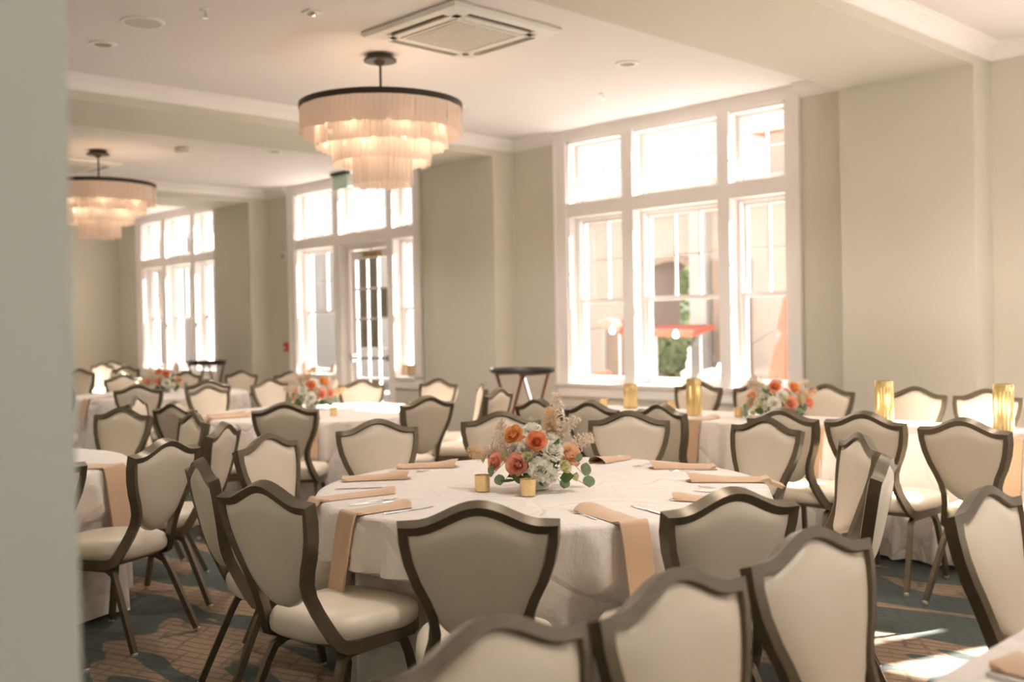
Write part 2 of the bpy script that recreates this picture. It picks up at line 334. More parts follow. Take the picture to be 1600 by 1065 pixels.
def window(n, k, dx, m1, m2, door=False):
    a, b = WIN[k]; oa, ob = outer[k]
    w_ = thing('window_%d' % n, loc=(0,0,0), kind='structure')
    c = MB(); zt = ZC-.001; zb = .64
    c.box(oa, a, YW-.028, YW+.01, ZB+.01, zt); c.box(b, ob, YW-.028, YW+.01, ZB+.01, zt); c.box(a, b, YW-.028, YW+.01, ZT, zt)
    if door: c.box(oa, m1[0], YW-.028, YW+.01, zb, ZB-.02); c.box(m2[1], ob, YW-.028, YW+.01, zb, ZB-.02)
    else: c.box(oa, ob, YW-.028, YW+.01, zb, ZB-.02)
    c.box(oa-.012, oa+.015, YW-.045, YW-.001, ZB+.01, zt); c.box(ob-.015, ob+.012, YW-.045, YW-.001, ZB+.01, zt)
    obj('casing', c, 'trim_paint', w_)
    li = MB(); li.box(a, a+.03, YW, 9.2, ZB, ZT); li.box(b-.03, b, YW, 9.2, ZB, ZT); li.box(a, b, YW, 9.2, ZT-.03, ZT)
    obj('jamb', li, 'trim_paint', w_)
    si = MB()
    if door: si.box(a, m1[0], YW-.055, 9.2, ZB-.025, ZB+.008); si.box(m2[1], b, YW-.055, 9.2, ZB-.025, ZB+.008)
    else: si.box(oa-.02, ob+.02, YW-.055, 9.2, ZB-.025, ZB+.008)
    obj('sill', si, 'trim_paint', w_)
    for m_ in (m1, m2):
        obj('mullion', MB().box(m_[0], m_[1], YW-.02, 9.2, (0 if door else ZB), ZT), 'trim_paint', w_)
    obj('transom_bar', MB().box(a, b, YW-.022, 9.2, 2.70, 2.86), 'trim_paint', w_)
    cells = [(a+.03, m1[0], 2), (m1[1], m2[0], 3), (m2[1], b-.03, 2)]
    for i, (x0, x1, cols) in enumerate(cells):
        # stops step the reveal in
        st = MB(); st.box(x0, x0+.045, 9.03, 9.07, 2.86, ZT-.03); st.box(x1-.045, x1, 9.03, 9.07, 2.86, ZT-.03); st.box(x0+.045, x1-.045, 9.03, 9.07, ZT-.06, ZT-.03)
        obj('stop', st, 'trim_paint', w_)
        sash(w_, x0+.012, x1-.012, 2.87, 3.565, 9.07, cols, 2, .05, 'transom_sash', botr=.06)
        if door and i == 1: continue
        st = MB(); st.box(x0, x0+.03, 9.02, 9.06, ZB, 2.70); st.box(x1-.03, x1, 9.02, 9.06, ZB, 2.70); st.box(x0+.03, x1-.03, 9.02, 9.06, 2.67, 2.70)
        obj('stop', st, 'trim_paint', w_)
        sash(w_, x0+.012, x1-.012, 1.71, 2.69, 9.10, cols, 2, .05, 'upper_sash', botr=.05)
        sash(w_, x0+.012, x1-.012, .80, 1.76, 9.06, 1, 1, .05, 'lower_sash', botr=.07)
    return w_
window(1, 2, 0, (-7.37, -7.21), (-6.11, -5.97))
window(2, 1, 0, (-12.92, -12.76), (-11.62, -11.48), door=True)
window(3, 0, 0, (-18.5, -18.34), (-17.36, -17.2))
window(4, 3, 0, (-1.69, -1.53), (-.43, -.29))
def glazed_door():
    d = thing('door_1', kind='structure')
    x0, x1 = -12.755, -11.625
    f = MB().box(x0, x0+.05, 9.0, 9.12, 0, 2.70); f.box(x1-.05, x1, 9.0, 9.12, 0, 2.70); f.box(x0+.05, x1-.05, 9.0, 9.12, 2.62, 2.70)
    obj('door_frame', f, 'trim_paint', d)
    b = MB(); X0, X1 = x0+.06, x1-.06; st = .12
    b.box(X0, X0+st, 9.04, 9.085, .02, 2.61); b.box(X1-st, X1, 9.04, 9.085, .02, 2.61); b.box(X0+st, X1-st, 9.04, 9.085, .02, .30); b.box(X0+st, X1-st, 9.04, 9.085, 2.49, 2.61)
    l = obj('door_leaf', b, 'trim_paint', d)
    gx0, gx1, gz0, gz1 = X0+st, X1-st, .30, 2.49
    for i in (1, 2): xx = gx0+(gx1-gx0)*i/3; obj('muntin', MB().box(xx-.012, xx+.012, 9.045, 9.08, gz0, gz1), 'trim_paint', l)
    for j in range(1, 5): zz = gz0+(gz1-gz0)*j/5; obj('muntin', MB().box(gx0, gx1, 9.047, 9.078, zz-.012, zz+.012), 'trim_paint', l)
    for i in range(3):
        for j in range(5):
            a, c = gx0+(gx1-gx0)*i/3, gx0+(gx1-gx0)*(i+1)/3; z, e = gz0+(gz1-gz0)*j/5, gz0+(gz1-gz0)*(j+1)/5
            obj('glass_pane', MB().add([(a,9.062,z),(c,9.062,z),(c,9.062,e),(a,9.062,e)], [(0,1,2,3)]), 'window_glass', l)
    pb = MB().box(X0+.03, X1-.03, 8.965, 8.985, 1.02, 1.055); pb.box(X0+.02, X0+.1, 8.96, 9.04, .98, 1.10); pb.box(X1-.1, X1-.02, 8.96, 9.04, 1.0, 1.08)
    obj('panic_bar', pb, 'steel', d)
    cb = MB().box(-12.3, -11.95, 8.97, 9.04, 2.50, 2.56); cb.box(-12.28, -12.24, 8.9, 8.98, 2.56, 2.575); cb.tube([(-12.26, 8.92, 2.57), (-12.0, 8.86, 2.575), (-12.12, 9.0, 2.6)], .01, 6)
    obj('door_closer', cb, 'brass', d)
glazed_door()

# ------------------------------------------------------------------ chairs
OUT = [(.905,.23),(.85,.229),(.79,.218),(.727,.196),(.678,.172),(.629,.154),(.58,.148),(.53,.155),(.48,.17)]
def lerp(tab, v):
    if v >= tab[0][0]: return tab[0][1]
    for (a, b), (c, d) in zip(tab, tab[1:]):
        if v >= c: t = (v-c)/(a-c); return d+(b-d)*t
    return tab[-1][1]
YB = [(.97,-.01),(.905,0),(.8,.018),(.65,.048),(.6,.062),(.50,.108),(.47,.122)]
def hump(x): v = min(abs(x)/.23/.80, 1); return .5+.5*cos(pi*v)
def make_chair():
    r = thing('banquet_chair')
    b = MB(); fw = .0135
    up = [(lerp(OUT, z)-fw, lerp(YB, z), z) for z in (.85,.79,.727,.678,.629,.58,.53,.49)]
    bend = [(.168,.135,.445),(.180,.153,.415),(.187,.178,.401),(.195,.22,.397),(.20,.36,.397),(.195,.48,.397),(.165,.535,.397)]
    R = up+bend
    top = []
    n = 18
    for i in range(n+1):
        xx = -.2165+.433*i/n; zz = .893+.056*hump(xx); top.append((xx, lerp(YB, zz), zz))
    path = [(-x_, y_, z_) for x_, y_, z_ in reversed(R)]+top+R
    b.sweep(path, fw, .021, (1,0,0) if False else (0,0,1))
    fr = obj('frame', b, 'bronze_frame', r, smooth=38)
    # cross rails under the seat
    c = MB().sweep([(-.19,.46,.392),(.19,.46,.392)], .012, .01, (0,0,1));
    obj('seat_rail', c, 'bronze_frame', r); obj('seat_rail', MB().sweep([(-.175,.2,.392),(.175,.2,.392)], .012, .01, (0,0,1)), 'bronze_frame', r)
    obj('seat_rail', MB().sweep([(-.15,.535,.397),(.15,.535,.397)], .012, .014, (0,0,1)), 'bronze_frame', r)
    # back pad
    PW = [(.895,.205),(.85,.206),(.79,.197),(.727,.177),(.69,.161),(.65,.143),(.615,.126),(.585,.104),(.56,.078),(.543,.052),(.533,.028),(.53,.012)]
    def back(sg):
        def fn(i, j):
            nu, nv = 17, 20; s_ = -1+2*i/(nu-1); t = j/(nv-1); tt = 1-(1-t)**1.0
            z0 = .53+(.895-.53)*(t**1.25); wd = lerp(PW, z0); x_ = s_*wd
            zz = z0+(t**4)*(.893+.056*hump(x_*.433/.41)-.012-.895)
            e = (1-abs(s_)**3.5)*(1-(1-min(t/.14,1))**3)*(1-max(0,(t-.88)/.12)**3)
            th = .010+.024*e
            return (x_, lerp(YB, zz)+sg*th, zz)
        return fn
    p = MB(); p.grid(back(1), 17, 20); p.grid(back(-1), 17, 20)
    nu, nv = 17, 20; o2 = nu*nv
    ring = [i for i in range(nu)]+[j*nu+nu-1 for j in range(1, nv)]+[(nv-1)*nu+i for i in range(nu-2, -1, -1)]+[j*nu for j in range(nv-2, 0, -1)]
    for k in range(len(ring)): q = ring[k]; t = ring[(k+1) % len(ring)]; p.f.append((q, t, t+o2, q+o2))
    obj('back_pad', p, 'vinyl', r, smooth=50)
    # pipe joints between the pad and frame
    # seat cushion: rounded trapezoid, crowned
    def seat(i, j):
        nu, nv = 40, 8; a = 2*pi*i/nu; ca, sa = cos(a), sin(a); ex = .62
        sx = math.copysign(abs(ca)**ex, ca); sy = math.copysign(abs(sa)**ex, sa)
        prof = [(.0,.508),(.55,.505),(.80,.499),(.93,.488),(.99,.470),(1.0,.448),(.98,.424),(.92,.412)]
        k, z = prof[j]; wd = .222+.018*sy; cy = .335; ly = .238
        return (sx*wd*k, cy+sy*ly*k, z-.006*(sy if j < 3 else 0))
    s_ = MB(); s_.grid(seat, 40, 8, closeu=True); s_.f.append(tuple(40*7+i for i in range(40)))
    obj('seat', s_, 'vinyl', r, smooth=60)
    def leg(pts):
        b = MB().sweep(pts, .0125, .0125, (1,0,0)); return b
    g = MB().lathe([(.011,0),(.0135,.003),(.0135,.016),(.010,.019)], n=10)
    gm = g.mesh('foot_glide', 'glide', 40)
    for sx in (-1, 1):
        l = obj('leg', leg([(sx*.163,.36,.372),(sx*.165,.21,.372),(sx*.172,.168,.352),(sx*.18,.145,.305),(sx*.215,.02,.015)]), 'bronze_frame', r, smooth=40)
        obj('foot_glide', gm, parent=l, loc=(sx*.216,.016,0))
        l = obj('leg', leg([(sx*.163,.36,.372),(sx*.165,.43,.372),(sx*.172,.468,.352),(sx*.18,.483,.305),(sx*.205,.54,.015)]), 'bronze_frame', r, smooth=40)
        obj('foot_glide', gm, parent=l, loc=(sx*.2055,.542,0))
    return r
CHAIR = make_chair(); index_kids(CHAIR); first = [True]
SEATS = []
def chair(x, y, a, typ, label, group):
    """a = direction in degrees from picture-left to picture-right corner; typ A = seen from behind, F = seen from the front"""
    rz = radians(a + (180 if typ == 'F' else 0))
    o = CHAIR if first[0] else copy_tree(CHAIR); first[0] = False
    o.location = (x, y, 0); o.rotation_euler = (0, 0, rz); tag(o, label, 'chair', group); SEATS.append((x, y, rz)); return o
G1 = 'chairs around the main round table'; G2 = 'chairs around the middle round table'; G3 = 'chairs along the long window table'
G4 = 'chairs around the far left round table'; G5 = 'chairs around the left front round table'; G6 = 'chairs along the right front table'; G7 = 'chairs in the far corner'
for a in [
 (-2.18, 1.97, 45, 'A', "shield-back chair seen from behind, front centre of the main round table", G1),
 (-3.03, 1.79, 8, 'A', "shield-back chair seen from behind with its seat beside the left hanging napkin", G1),
 (-3.78, 1.96, 344, 'A', "shield-back chair seen edge-on at the left front of the main round table", G1),
 (-4.42, 2.63, 112, 'F', "brightly lit shield-back chair at the left of the main table, facing right", G1),
 (-4.61, 3.43, 70, 'F', "silvery-framed shield-back chair facing us behind the two folded napkins at left", G1),
 (-4.39, 4.16, 49, 'F', "shield-back chair facing us, left of and behind the main floral centerpiece", G1),
 (-3.79, 4.60, 33, 'F', "shield-back chair facing us, right of and behind the main floral centerpiece", G1),
 (-2.95, 4.70, 351, 'F', "shield-back chair turned left at the far right of the main table", G1),
 (-2.20, 4.25, 317, 'F', "shield-back chair at right of main table, rounded front pad seen obliquely", G1),
 (-1.78, 3.61, 109, 'A', "shield-back chair at right of main table, edge-on with its black side showing", G1),
 (-1.77, 2.62, 67, 'A', "wide bronze-framed shield-back chair seen from behind beside the right hanging napkin", G1),
 (-1.31, 1.20, 88, 'F', "blurred shield-back chair at bottom centre, nearest to the camera", G6),
 (-1.28, 1.68, 89, 'F', "blurred pale shield-back chair at bottom, second in the row at right front", G6),
 (-1.29, 2.23, 84, 'F', "blurred pale shield-back chair at bottom right, third in the row", G6),
 (-1.22, 3.10, 89, 'F', "pale shield-back chair cut by the right edge, farthest in the front row", G6),
 (-3.18, 5.22, 357, 'A', "shield-back chair seen from behind below the long window table's flowers", G3),
 (-2.70, 5.26, 0, 'A', "shield-back chair seen from behind in front of the third gold cylinder", G3),
 (-2.13, 5.16, 357, 'A', "shield-back chair seen from behind in front of the rightmost gold cylinder", G3),
 (-5.02, 5.11, 354, 'A', "shield-back chair behind the main pampas plume, leftmost at the window table", G3),
 (-4.52, 5.10, 359, 'A', "brown shield-back chair second from left on the window table's near side", G3),
 (-4.02, 5.19, 347, 'A', "brown shield-back chair third from left on the window table's near side", G3),
 (-5.28, 7.35, 3, 'F', "shield-back chair under the big window behind the tall gold cylinder", G3),
 (-4.70, 7.36, 357, 'F', "shield-back chair under the big window just left of the window table flowers", G3),
 (-4.08, 7.35, 2, 'F', "shield-back chair half hidden by the right end of the window table flowers", G3),
 (-3.38, 7.37, 358, 'F', "left chair of the pair against the broad pier beyond the window table", G3),
 (-2.86, 7.35, 2, 'F', "right chair of the pair against the broad pier beyond the window table", G3),
 (-2.33, 7.37, 0, 'F', "shield-back chair beyond the window table, cut by the right picture edge", G3),
 (-6.22, 3.85, 47, 'A', "shield-back chair seen squarely from behind below the middle table's flowers", G2),
 (-5.88, 4.84, 86, 'A', "shield-back chair seen from behind at the right of the middle round table", G2),
 (-8.37, 6.06, 40, 'F', "shield-back chair facing us in front of the glazed door", G2),
 (-7.79, 6.56, 12, 'F', "shield-back chair facing us in front of the blank pier beyond the middle table", G2),
 (-6.95, 6.37, 325, 'F', "shield-back chair turned left beside the reddish tray stand", G2),
 (-6.16, 5.82, 109.7, 'A', "sunlit shield-back chair seen edge-on at the right of the middle table", G2),
 (-8.94, 4.71, 98, 'F', "sun-whitened shield-back chair at the left side of the middle round table", G2),
 (-9.51, 5.71, 97, 'F', "shield-back chair with diagonal sun shadow, left of the middle table's flowers", G2),
 (-8.05, 3.62, 139, 'F', "pale edge-on shield-back chair at the near left of the middle table", G2),
 (-7.02, 3.44, 11, 'A', "dark shield-back chair seen from behind at the near left of the middle table", G2),
 (-4.63, 2.22, 114, 'A', "shield-back chair at left front, seat and splayed legs on the carpet", G5),
 (-6.87, 3.0, 26, 'F', "brown shaded shield-back chair facing us just beyond the left front table", G5),
 (-6.03, 3.08, 352, 'F', "oblique narrow-looking shield-back chair just beyond the left front table", G5),
 (-5.20, 2.83, 132, 'A', "edge-on shield-back chair right of the left front table", G5),
 (-4.48, 1.56, 92, 'A', "shield-back chair mostly hidden behind the near wall edge at left front", G5),
 (-9.80, 4.43, 55, 'A', "shield-back chair seen squarely from behind at the near side of far-left table", G4),
 (-9.98, 3.64, 245, 'F', "shield-back chair beside the near wall edge, only its seat in view", G4),
 (-9.95, 5.25, 70, 'A', "grey shield-back chair at the right side of the far-left table", G4),
 (-11.83, 6.71, 29, 'F', "shield-back chair facing us before the left pier beyond the far-left table", G4),
 (-10.94, 6.86, 20, 'F', "shield-back chair mostly hidden behind the plume of the middle table", G4),
 (-12.44, 6.27, 25, 'F', "shield-back chair just right of the far-left flowers before the far tray stand", G4),
 (-12.42, 5.42, 91, 'F', "sun-whitened shield-back chair at the left of the far-left table", G4),
 (-13.63, 5.95, 129, 'A', "sunlit edge-on shield-back chair left of the sun-whitened far chair", G4),
 (-15.73, 6.93, 28, 'A', "greyish shield-back chair in far corner, left of the far-left flowers", G7),
 (-15.20, 6.00, 38, 'A', "shield-back chair in far corner next to the near wall edge", G7),
 (-18.78, 8.01, 36, 'F', "farthest shield-back chair facing us before the blank corner wall", G7),
 (-16.10, 7.95, 330, 'F', "shield-back chair turned left in the far corner beside the third window", G7),
 (-17.60, 7.35, 30, 'F', "shield-back chair in the far corner, only its top above the others", G7),
]: chair(*a)

# ------------------------------------------------------------------ tables and cloths
def push(p):
    """keep the hanging cloth clear of the seats pushed under the table"""
    x, y, z = p
    if z > .56: return p
    k = 1 if z < .52 else (.56-z)/.04
    for (cx, cy, rz) in SEATS:
        dx, dy = x-cx, y-cy
        if dx*dx+dy*dy > 1.1: continue
        lx = dx*cos(rz)+dy*sin(rz); ly = -dx*sin(rz)+dy*cos(rz)
        if abs(lx) < .33 and -.1 < ly < .60:
            e = 1 if abs(lx) < .255 else (.33-abs(lx))/.075
            add = (.60-ly)*e*k; x += -sin(rz)*add; y += cos(rz)*add; dx, dy = x-cx, y-cy
    return (x, y, z)
def cloth_obj(contour, center, label, group, seed, name='tablecloth'):
    """contour: list of (x, y, nx, ny, s) around the table edge"""
    rnd = random.Random(seed); n = len(contour); cx, cy = center; per = contour[-1][4]
    ph = [rnd.uniform(0, 6.28) for _ in range(6)]; nf = max(6, round(per/.24))
    def fold(s):
        u = 2*pi*s/per
        f = sin(nf*u+ph[0]+1.2*sin(2*u+ph[1]))+.45*sin((nf*2-1)*u+ph[2]+sin(3*u))+.3*sin(5*u+ph[3])
        return f
    b = MB(); vs = []
    tops = [(.25,.772), (.6,.772), (.9,.772), (.985,.771)]
    for k, z in tops:
        for (x, y, nx, ny, s) in contour: vs.append((cx+(x-cx)*k, cy+(y-cy)*k, z+.0008*sin(9*x+4*y+seed)))
    rows = [(.004,.768),(.010,.758),(.013,.74)]+[(.014, .74-.715*(i/13)) for i in range(1, 14)]
    for d, z in rows:
        g = max(0, (.75-z)/.72)
        for (x, y, nx, ny, s) in contour:
            F = fold(s); crease = (abs(F)**.8)*math.copysign(1, F)
            dd = d+.004*g+.085*(g**.55)*(max(0, crease+.55)**1.15)*.62
            p = push((x+nx*dd, y+ny*dd, z)); vs.append(p)
    nr = len(tops)+len(rows); fs = []
    for j in range(nr-1):
        for i in range(n): k = (i+1) % n; fs.append((j*n+i, j*n+k, (j+1)*n+k, (j+1)*n+i))
    vs.append((cx, cy, .772)); c0 = len(vs)-1
    for i in range(n): fs.append((c0, i, (i+1) % n))
    b.add(vs, fs); o = obj(name, b, 'linen', smooth=70); return tag(o, label, 'tablecloth', group)
def round_table(cx, cy, R, where, group, seed, legs=True):
    t = thing('round_table', 'round banquet table hidden under the cloth of the '+where, 'table', (cx, cy, 0), .3)
    obj('tabletop', MB().lathe([(R-.03,.735),(R-.012,.737),(R-.006,.752),(R-.012,.766)], n=48), 'brown_wood', t, smooth=30)
    for k in range(4):
        a = pi/4+k*pi/2; obj('leg', MB().tube([(.45*cos(a), .45*sin(a), 0), (.45*cos(a), .45*sin(a), .736)], .014, 8), 'black_metal', t)
    n = 300; cont = [(cx+R*cos(2*pi*i/n), cy+R*sin(2*pi*i/n), cos(2*pi*i/n), sin(2*pi*i/n), 2*pi*R*i/n) for i in range(n)]
    cont[-1] = cont[-1][:4]+(2*pi*R*(n-1)/n,)
    # period = full perimeter so folds close
    cloth_obj([c[:4]+(c[4]*(2*pi*R*(n-1)/n)/(2*pi*R*(n-1)/n),) for c in cont], (cx, cy), 'off-white floor-length linen cloth on the '+where, group, seed)
def rect_contour(x0, x1, y0, y1, rad=.035, step=.022):
    pts = []; s = 0
    segs = [((x1-rad, y0+rad), -90), ((x1-rad, y1-rad), 0), ((x0+rad, y1-rad), 90), ((x0+rad, y0+rad), 180)]
    for k, ((ax, ay), a0) in enumerate(segs):
        for i in range(7):
            a = radians(a0+90*i/6); pts.append((ax+rad*cos(a), ay+rad*sin(a), cos(a), sin(a)))
        (bx, by), a1 = segs[(k+1) % 4]; a = radians(a0+90); px_, py_ = ax+rad*cos(a), ay+rad*sin(a); qx, qy = bx+rad*cos(a), by+rad*sin(a)
        L_ = hypot(qx-px_, qy-py_); m = int(L_/step)
        for i in range(1, m): pts.append((px_+(qx-px_)*i/m, py_+(qy-py_)*i/m, cos(a), sin(a)))
    out = []
    for i, p in enumerate(pts):
        if i: s += hypot(p[0]-pts[i-1][0], p[1]-pts[i-1][1])
        out.append((*p, s))
    return out
def long_table(x0, x1, y0, y1, where, group, seed):
    t = thing('long_table', 'rectangular banquet table hidden under the cloth of the '+where, 'table', ((x0+x1)/2, (y0+y1)/2, 0), 0)
    hx, hy = (x1-x0)/2, (y1-y0)/2
    obj('tabletop', MB().box(-hx+.01, hx-.01, -hy+.01, hy-.01, .735, .766), 'brown_wood', t)
    for sx in (-1, 1):
        for sy in (-1, 1): obj('leg', MB().tube([(sx*(hx-.3), sy*(hy-.2), 0), (sx*(hx-.3), sy*(hy-.2), .736)], .015, 8), 'black_metal', t)
    cloth_obj(rect_contour(x0, x1, y0, y1), ((x0+x1)/2, (y0+y1)/2), 'off-white floor-length linen cloth on the '+where, group, seed)
GC = 'white linen tablecloths'
T1C = (-3.15, 3.22)
round_table(*T1C, .955, 'main round table in the middle', GC, 11)
round_table(-7.39, 4.93, .955, 'middle round table before the glazed door', GC, 12)
round_table(-6.02, 1.60, .955, 'left front table by the wall edge', GC, 13)
round_table(-11.25, 5.35, .955, 'far left round table', GC, 14)
round_table(-17.35, 5.95, .955, 'round table in the far corner', GC, 15)
long_table(-5.86, -1.1, 6.02, 6.78, 'long table along the big window', GC, 16)
long_table(-.86, .02, .95, 3.7, 'table at the right front corner', GC, 17)

# ------------------------------------------------------------------ napkins and cutlery
def napkin_mesh(L_in, drop, wd=.105, wo=None, th=.011, seed=0, sag=0):
    """folded napkin: local +x inward end at x=L_in, table edge at x=0, hanging 'drop' below"""
    wo = wo or wd*.82; rnd = random.Random(seed); top = []
    n = 10
    for i in range(n+1): top.append((L_in*(1-i/n), th*(.75+.75*(1-i/n)**1.5+.06*sin(i*.9+seed))))
    path_t = [(L_in+.004, th*.4), (L_in+.010, th*.9)]
    outer_ = []
    if drop > 0:
        for a in (20, 50, 80): outer_.append((-.012-.018*sin(radians(a)), th-.018*(1-cos(radians(a)))))
        for i in range(1, 7): outer_.append((-.036-.0085*i, th-.018-drop*i/6))
    P = [(L_in-.01, th*1.5), (L_in+.012, th*1.15)]
    prof = [(L_in, th*1.7)]+[(x_, z_+.006*math.exp(-((x_-L_in)/.05)**2)) for x_, z_ in top[1:]]+outer_
    b = MB(); vs = []; m = 9; N_ = len(prof)
    def width(k): x_ = prof[k][0]; t = min(1, max(0, k/(N_-1))); return (wd*(1-t)+wo*t)
    for layer in (0, 1):
        for k, (x_, z_) in enumerate(prof):
            nx_, nz_ = 0, 1
            if 0 < k < N_-1:
                dx, dz = prof[k+1][0]-prof[k-1][0], prof[k+1][1]-prof[k-1][1]; l = hypot(dx, dz) or 1; nx_, nz_ = dz/l, -dx/l
            elif k == N_-1 and drop > 0: nx_, nz_ = -1, 0
            off = 0 if layer == 0 else (-(z_-.0015) if x_ > .0 else -th*.7)
            for j in range(m):
                s = -1+2*j/(m-1); ww = width(k)/2
                rnd_in = -.022*s*s*(1 if k < 2 else 0)   # rounded folded end
                puff = 0; nz_m = 1 if layer == 1 or x_ <= 0 else (.22+.90*(1-abs(s)**2.6))
                vs.append((x_+nx_*(off+puff)+rnd_in, s*ww, (z_+nz_*(off+puff))*(nz_m if x_ > .0 else 1)))
    q = N_*m
    fs = [(l*q+k*m+j, l*q+k*m+j+1, l*q+(k+1)*m+j+1, l*q+(k+1)*m+j) for l in (0, 1) for k in range(N_-1) for j in range(m-1)]
    for k in range(N_-1): fs += [(k*m, (k+1)*m, q+(k+1)*m, q+k*m), (k*m+m-1, (k+1)*m+m-1, q+(k+1)*m+m-1, q+k*m+m-1)]
    for j in range(m-1): fs += [((N_-1)*m+j, (N_-1)*m+j+1, q+(N_-1)*m+j+1, q+(N_-1)*m+j)]
    return b.add(vs, fs)
def napkin(cx, cy, R, ang, L_in, drop, label, group, wd=.105, wo=None, skew=0, seed=0, th=.011):
    o = obj('folded_napkin', napkin_mesh(L_in, drop, wd, wo, th, seed), 'napkin', smooth=55)
    a = radians(ang); o.location = (cx+R*cos(a), cy+R*sin(a), .7735); o.rotation_euler = (0, 0, a+pi+radians(skew))
    return tag(o, label, 'napkin', group)
def fork_mesh():
    b = MB(); 
    prof = [(0,.0035,.001),(.03,.0055,.001),(.08,.004,.003),(.115,.003,.005),(.13,.006,.004),(.14,.0115,.002),(.152,.0125,.001)]
    vs = []; 
    for x_, w_, z_ in prof: vs += [(x_, -w_, z_), (x_, w_, z_), (x_, w_, z_+.0018), (x_, -w_, z_+.0018)]
    fs = []
    for i in range(len(prof)-1):
        for k in range(4): l = (k+1) % 4; fs.append((i*4+k, i*4+l, (i+1)*4+l, (i+1)*4+k))
    fs += [(0,1,2,3), tuple(len(vs)-4+i for i in range(4))]; b.add(vs, fs)
    for k in range(4):
        y = -.0108+k*.0072; b.sweep([(.150,y,.002),(.175,y,.001),(.195,y*.95,.005)], .0013, .0009, (0,0,1))
    return b.mesh('fork', 'steel', 40)
def knife_mesh():
    b = MB(); prof = [(0,.006,.0),(.02,.0075,.0),(.09,.006,.0),(.105,.0045,.0),(.12,.0075,.0005),(.17,.009,.0005),(.205,.0075,.0005),(.225,.002,.0005)]; vs = []
    for i, (x_, w_, z_) in enumerate(prof):
        t = .004 if i < 4 else .0016
        vs += [(x_, -w_, z_), (x_, w_, z_), (x_, w_*.8, z_+t), (x_, -w_*.8, z_+t)]
    fs = []
    for i in range(len(prof)-1):
        for k in range(4): l = (k+1) % 4; fs.append((i*4+k, i*4+l, (i+1)*4+l, (i+1)*4+k))
    fs += [(0,1,2,3), tuple(len(vs)-4+i for i in range(4))]; b.add(vs, fs); return b.mesh('knife', 'steel', 40)
FORK, KNIFE = fork_mesh(), knife_mesh()
def cutlery(kind, cx, cy, ang, rin, side, label, skew=0):
    a = radians(ang); ux, uy = cos(a), sin(a); px_, py_ = cx+rin*ux-side*uy, cy+rin*uy+side*ux
    me = FORK if kind == 'fork' else KNIFE
    # handle towards the table edge, tip inward
    L_ = .195 if kind == 'fork' else .225
    o = obj('fork' if kind == 'fork' else 'table_knife', me, loc=(px_+ux*L_, py_+uy*L_, .7735), rot=(0, 0, a+pi+radians(skew)))
    return tag(o, label, kind, 'cutlery on the tables')
GN = 'folded napkins on the main table'
R1 = .957
T = T1C
spots = [  # ang at the edge, inward length, drop, skew, where
 (-148, .31, .0, 22, 'in front of the silvery chair on the main table', .0),
 (-176, .30, .0, 42, 'before the brightly lit chair of the main table', .0),
 (-115, .33, .05, 12, 'lying flat on the near left of the main table', 0),
 (-93, .24, .29, -3, 'hanging down the near left of the main table', 0),
 (107, .25, .0, -13, 'end-on just right of the main floral centerpiece', 0),
 (72, .31, .0, -30, 'with rounded rolled end right of the main centerpiece', 0),
 (44, .33, .02, -5, 'at the far right of the main table', 0),
 (10, .30, .04, 12, 'just behind the wide bronze chair on the main table', 0),
 (-27, .32, .27, 8, 'hanging down the near right of the main table', 0),
 (-60, .26, .1, 6, 'peeping over the front centre chair of the main table', 0)]
for k, (an, li_, dr, sk, wh, _) in enumerate(spots):
    rr = R1 if dr > 0 else R1-.03
    napkin(*T, rr, an, li_, dr, 'peach napkin '+wh, GN, wd=.125 if k in (3, 8) else .105, wo=.105, skew=sk, seed=k, th=.02 if k in (0, 1, 4, 5, 6) else .013)
    if k == 9: continue
    s1, s2 = (.115, -.135)
    cutlery('knife', *T, an+sk*.4, .66, s1, 'steel knife beside the napkin '+wh, skew=sk*.5)
    cutlery('fork', *T, an+sk*.4, .66, s2, 'steel fork beside the napkin '+wh, skew=sk*.5)
T2C = (-7.39, 4.93)
for k, (an, li_, dr, wh) in enumerate([(-118, .32, .0, 'at the near left of the middle round table'), (-100, .34, .02, 'on the left of the middle round table behind the edge-on chair'), (150, .22, 0, 'on the far side of the middle round table by its flowers'), (80, .12, 0, 'rolled amber on the far side of the middle round table'), (-38, .25, .26, 'hanging over the near edge of the middle round table')]):
    napkin(*T2C, .957 if dr else .93, an, li_, dr, 'peach folded napkin '+wh, 'napkins on the middle table', seed=k+20, th=.02)
T5C = (-6.02, 1.60)
napkin(*T5C, .957, 42, .55, .40, 'wide peach napkin draped over the right edge of the left front table', 'napkins on the left front table', wd=.2, wo=.18, seed=31, skew=-8)
napkin(*T5C, .957, 15, .3, .25, 'peach napkin hanging over the near right edge of the left front table', 'napkins on the left front table', wd=.12, seed=32)
cutlery('fork', *T5C, 8, .66, -.02, 'steel fork on the left front table')
napkin(-11.25, 5.35, .957, -40, .3, .2, 'peach napkin hanging over the near edge of the far left table', 'napkins on the far left table', seed=33)
napkin(-11.25, 5.35, .957, -75, .3, .2, 'peach napkin hanging over the left near edge of the far left table', 'napkins on the far left table', seed=34)
for k, (x, dr) in enumerate([(-4.36, .42), (-3.40, .40), (-2.2, .35)]):
    o = obj('folded_napkin', napkin_mesh(.25, dr, .115, .11, .013, 40+k), 'napkin', smooth=55, loc=(x, 6.015, .7735), rot=(0, 0, pi/2))
    tag(o, 'peach napkin hanging over the near edge of the long window table, '+['left of the middle', 'below the flowers', 'at its right part'][k], 'napkin', 'napkins on the window table')
